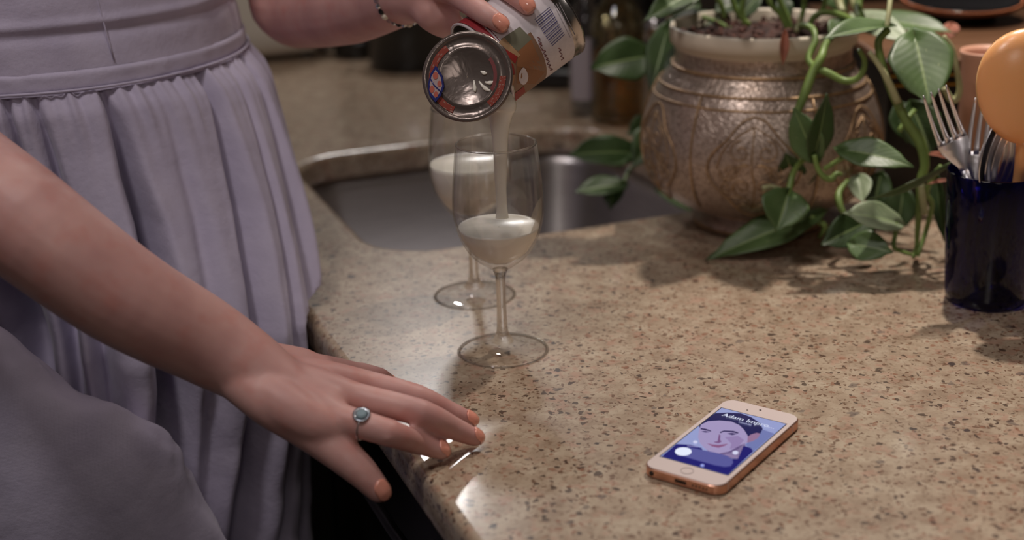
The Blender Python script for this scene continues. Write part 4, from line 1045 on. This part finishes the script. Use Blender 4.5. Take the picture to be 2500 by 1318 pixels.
parts = [lathe_data([(.0002, -.0007), (.0007, 0), (.0005, .0005), (.0002, .0007)], 8, TR @ Matrix.Translation((.0051*math.cos(a), .0051*math.sin(a), .0017))) for a in [i*2*math.pi/16 for i in range(16)]]
V, Fc = join(parts); tag(mesh('halo_stones', V, Fc, M_gem, rg, smooth=False), kind='stuff')
# bracelet of small beads around the pouring wrist
bc_ = D(985, -22, 1.138); bdv = (W2_-D(860, 12, 1.22)).normalized()
bs1 = bdv.cross(Vector((0, 0, 1))).normalized(); bs2 = bs1.cross(bdv).normalized()
bd0 = (bdv*.92+bs1*.0).normalized()
brc = empty('bracelet', bc_, 'thin silver and crystal bracelet around the pouring wrist', 'bracelet')
for i in range(34):
    a = 2*math.pi*i/34; p = bc_+bs1*(.0268*math.cos(a))+bs2*(.0268*math.sin(a))+bdv*(.004*math.sin(a+.6))
    M = Matrix.Translation(p) @ Matrix.Rotation(i*.9, 4, 'X')
    r_ = .0024 if i % 5 else .0030
    vs, fs = lathe_data([(r_*.3, -r_), (r_, -r_*.4), (r_, r_*.4), (r_*.3, r_)], 8, M)
    mesh('bead', vs, fs, (M_silver, M_gem, M_silver, M_black)[i % 4] if i % 5 else M_cream, brc, smooth=False)
# ------------------------------------------------------------------ dress
dr = bpy.data.objects.new('dress', None); COL.objects.link(dr); dr.parent = pr; dr.matrix_parent_inverse = wm(pr).inverted()
ZS = .213
def ctr(z):
    return (float(np.interp(z, [-.5, -.1, 0, .1, ZS, .5], [-.43, -.41, -.405, -.405, -.41, -.43])),
            float(np.interp(z, [-.5, -.1, 0, .1, ZS, .5], [1.17, 1.14, 1.145, 1.205, 1.265, 1.28])))
def radii(z):
    rx = float(np.interp(z, [-.6, -.2, -.12, -.03, .011, .063, .11, .149, .182, ZS, .27, .5], [.24, .22, .232, .243, .238, .226, .212, .200, .187, .168, .164, .165]))
    ry = float(np.interp(z, [-.6, -.2, 0, .1, .16, ZS, .5], [.17, .135, .130, .142, .160, .180, .170]))
    return rx, ry
_rd = random.Random(11)
creases = [(-1.06, 1.6, .045), (-.80, .25, .05), (-.52, 1.6, .045), (-.10, 1.6, .04), (-1.37, .9, .03), (-1.50, 1.0, .03), (-.30, .45, .03), (.20, .7, .05), (-1.66, .8, .04), (-1.85, .7, .05), (.42, .7, .06)]
creases += [(t, .7, .05) for t in np.arange(.7, 4.2, .3)]
def wrap(a): return (a+math.pi) % (2*math.pi)-math.pi
def skirt(a, t):
    th_ = a*2*math.pi-math.pi; z = ZS-.003-(ZS+.60)*(t**1.15)
    cx, cy = ctr(z); rx, ry = radii(z); dz = ZS-z
    grow = min(1, dz/.14)
    f = 0
    for c0, am, w in creases:
        q = wrap(th_-c0-.35*dz*math.sin(c0*3))/(w*(.50+1.0*min(1, dz/.3)))
        f -= am*math.exp(-q*q)
    f = max(f, -1.6)
    n1 = noise.noise(Vector((th_*2.2, z*3, 4)))*.9+noise.noise(Vector((th_*6, z*5, 9)))*.5
    gather = noise.noise(Vector((th_*26, dz*6, 3)))*.0075*math.exp(-dz/.035)
    h = f*(.004+.046*grow)+n1*(.003+.012*grow)+gather+.010*min(1, dz/.02)*math.exp(-dz/.05)
    h += .0045*noise.noise(Vector((th_*12, z*22, 2)))*min(1, max(0, (.06-z)/.1))
    # deep pocket between the hanging fold and the front of the skirt
    q = wrap(th_+1.78)/.34; h -= .085*math.exp(-q*q*q*q)*min(1, max(0, (.10-z)/.10))
    e_ = 1-.16*min(1, max(0, (.14-z)/.1)); c_, s_ = math.cos(th_), math.sin(th_)
    x = cx+(rx*abs(c_)**(e_-1)+h)*c_ if abs(c_) > 1e-4 else cx; y = cy+(ry*abs(s_)**(e_-1)+h)*s_ if abs(s_) > 1e-4 else cy
    v = (x-O0.x)*E2.x+(y-O0.y)*E2.y
    lim = -.005-.004*abs(math.sin(th_*9)); 
    lim += float(np.interp(z, [.003, .03, .12, .2], [0, .038, .062, .2]))
    if v > lim:
        dv = (v-lim); x -= E2.x*dv; y -= E2.y*dv
    return Vector((x, y, z))
vs, fs, uv = grid(760, 150, skirt, cu=True); mesh('skirt', vs, fs, M_cloth, dr, uv=uv)
def bod(a, t):
    th_ = a*2*math.pi; z = ZS-.004+t*.30; cx, cy = ctr(z); rx, ry = radii(z)
    h = .002+.003*noise.noise(Vector((th_*2, z*8, 1)))+.0012*noise.noise(Vector((th_*4, z*45, 1)))
    for zz_, am in ((.263, .0020), (.330, .002)): h += am*math.exp(-((z-zz_)/.004)**2)-am*.9*math.exp(-((z-zz_+.008)/.005)**2)
    return Vector((cx+(rx+h)*math.cos(th_), cy+(ry+h)*math.sin(th_), z))
vs, fs, uv = grid(200, 130, bod, cu=True); mesh('bodice', vs, fs, M_cloth, dr, uv=uv)
def band(a, t):
    th_ = a*2*math.pi; z = ZS+.012*(t*1.3-.15); cx, cy = ctr(z); rx, ry = radii(ZS+.009)
    h = .0040-.0022*abs(t*2-1)**6+.0008*noise.noise(Vector((th_*14, z*90, 5)))
    return Vector((cx+(rx+h)*math.cos(th_), cy+(ry+h)*math.sin(th_), z))
vs, fs, uv = grid(200, 12, band, cu=True); mesh('waistband', vs, fs, M_cloth, dr, uv=uv)
def ringline(z, h, w, name):
    P = []
    for i in range(161):
        a = 2*math.pi*i/160; cx, cy = ctr(z); rx, ry = radii(z); P.append(Vector((cx+(rx+h)*math.cos(a), cy+(ry+h)*math.sin(a), z)))
    v_, f_ = tube_data(P, w, 6, upv=(0, 0, 1), cap=False); mesh(name, v_, f_, M_cloth, dr)
ringline(ZS-.001, .0048, .0012, 'piping')
P = []
for zz_ in np.linspace(ZS+.018, .48, 20):
    a = -.965-.25*(zz_-ZS)*1.6; cx, cy = ctr(zz_); rx, ry = radii(zz_); P.append(Vector((cx+(rx+.0026)*math.cos(a), cy+(ry+.0026)*math.sin(a), zz_)))
v_, f_ = tube_data(P, .0007, 6); mesh('seam', v_, f_, M_cloth, dr)
# hanging front fold of the skirt, nearer the camera
sil = [D(a, b, y) for a, b, y in ((-420, 560, 1.02), (-200, 690, 1.01), (0, 822, 1.0), (110, 900, 1.0), (200, 962, 1.0), (300, 1000, 1.0), (390, 1045, 1.0), (440, 1110, 1.0), (478, 1185, 1.0), (550, 1330, 1.0), (610, 1520, 1.0))]
SP = spline(sil, 7); inw = Vector((-.72, 0, -.69)).normalized()
def fold(a, t):
    i = t*(len(SP)-1); k = int(min(i, len(SP)-2)); p = SP[k].lerp(SP[k+1], i-k); an = a*2*math.pi
    R_, Rd = .15, .050
    n_ = .004*noise.noise(Vector((math.sin(an)*1.2, math.cos(an), t*7)))+.002*noise.noise(Vector((math.sin(an)*4, math.cos(an)*4, t*16)))
    return p+inw*(R_*(1-math.cos(an)))*1.0+Vector((0, 1, 0))*((Rd+n_)*math.sin(an))+inw*n_*2
vs, fs, uv = grid(110, 110, fold, cu=True); mesh('skirt_fold', vs, fs, M_cloth, dr, uv=uv)
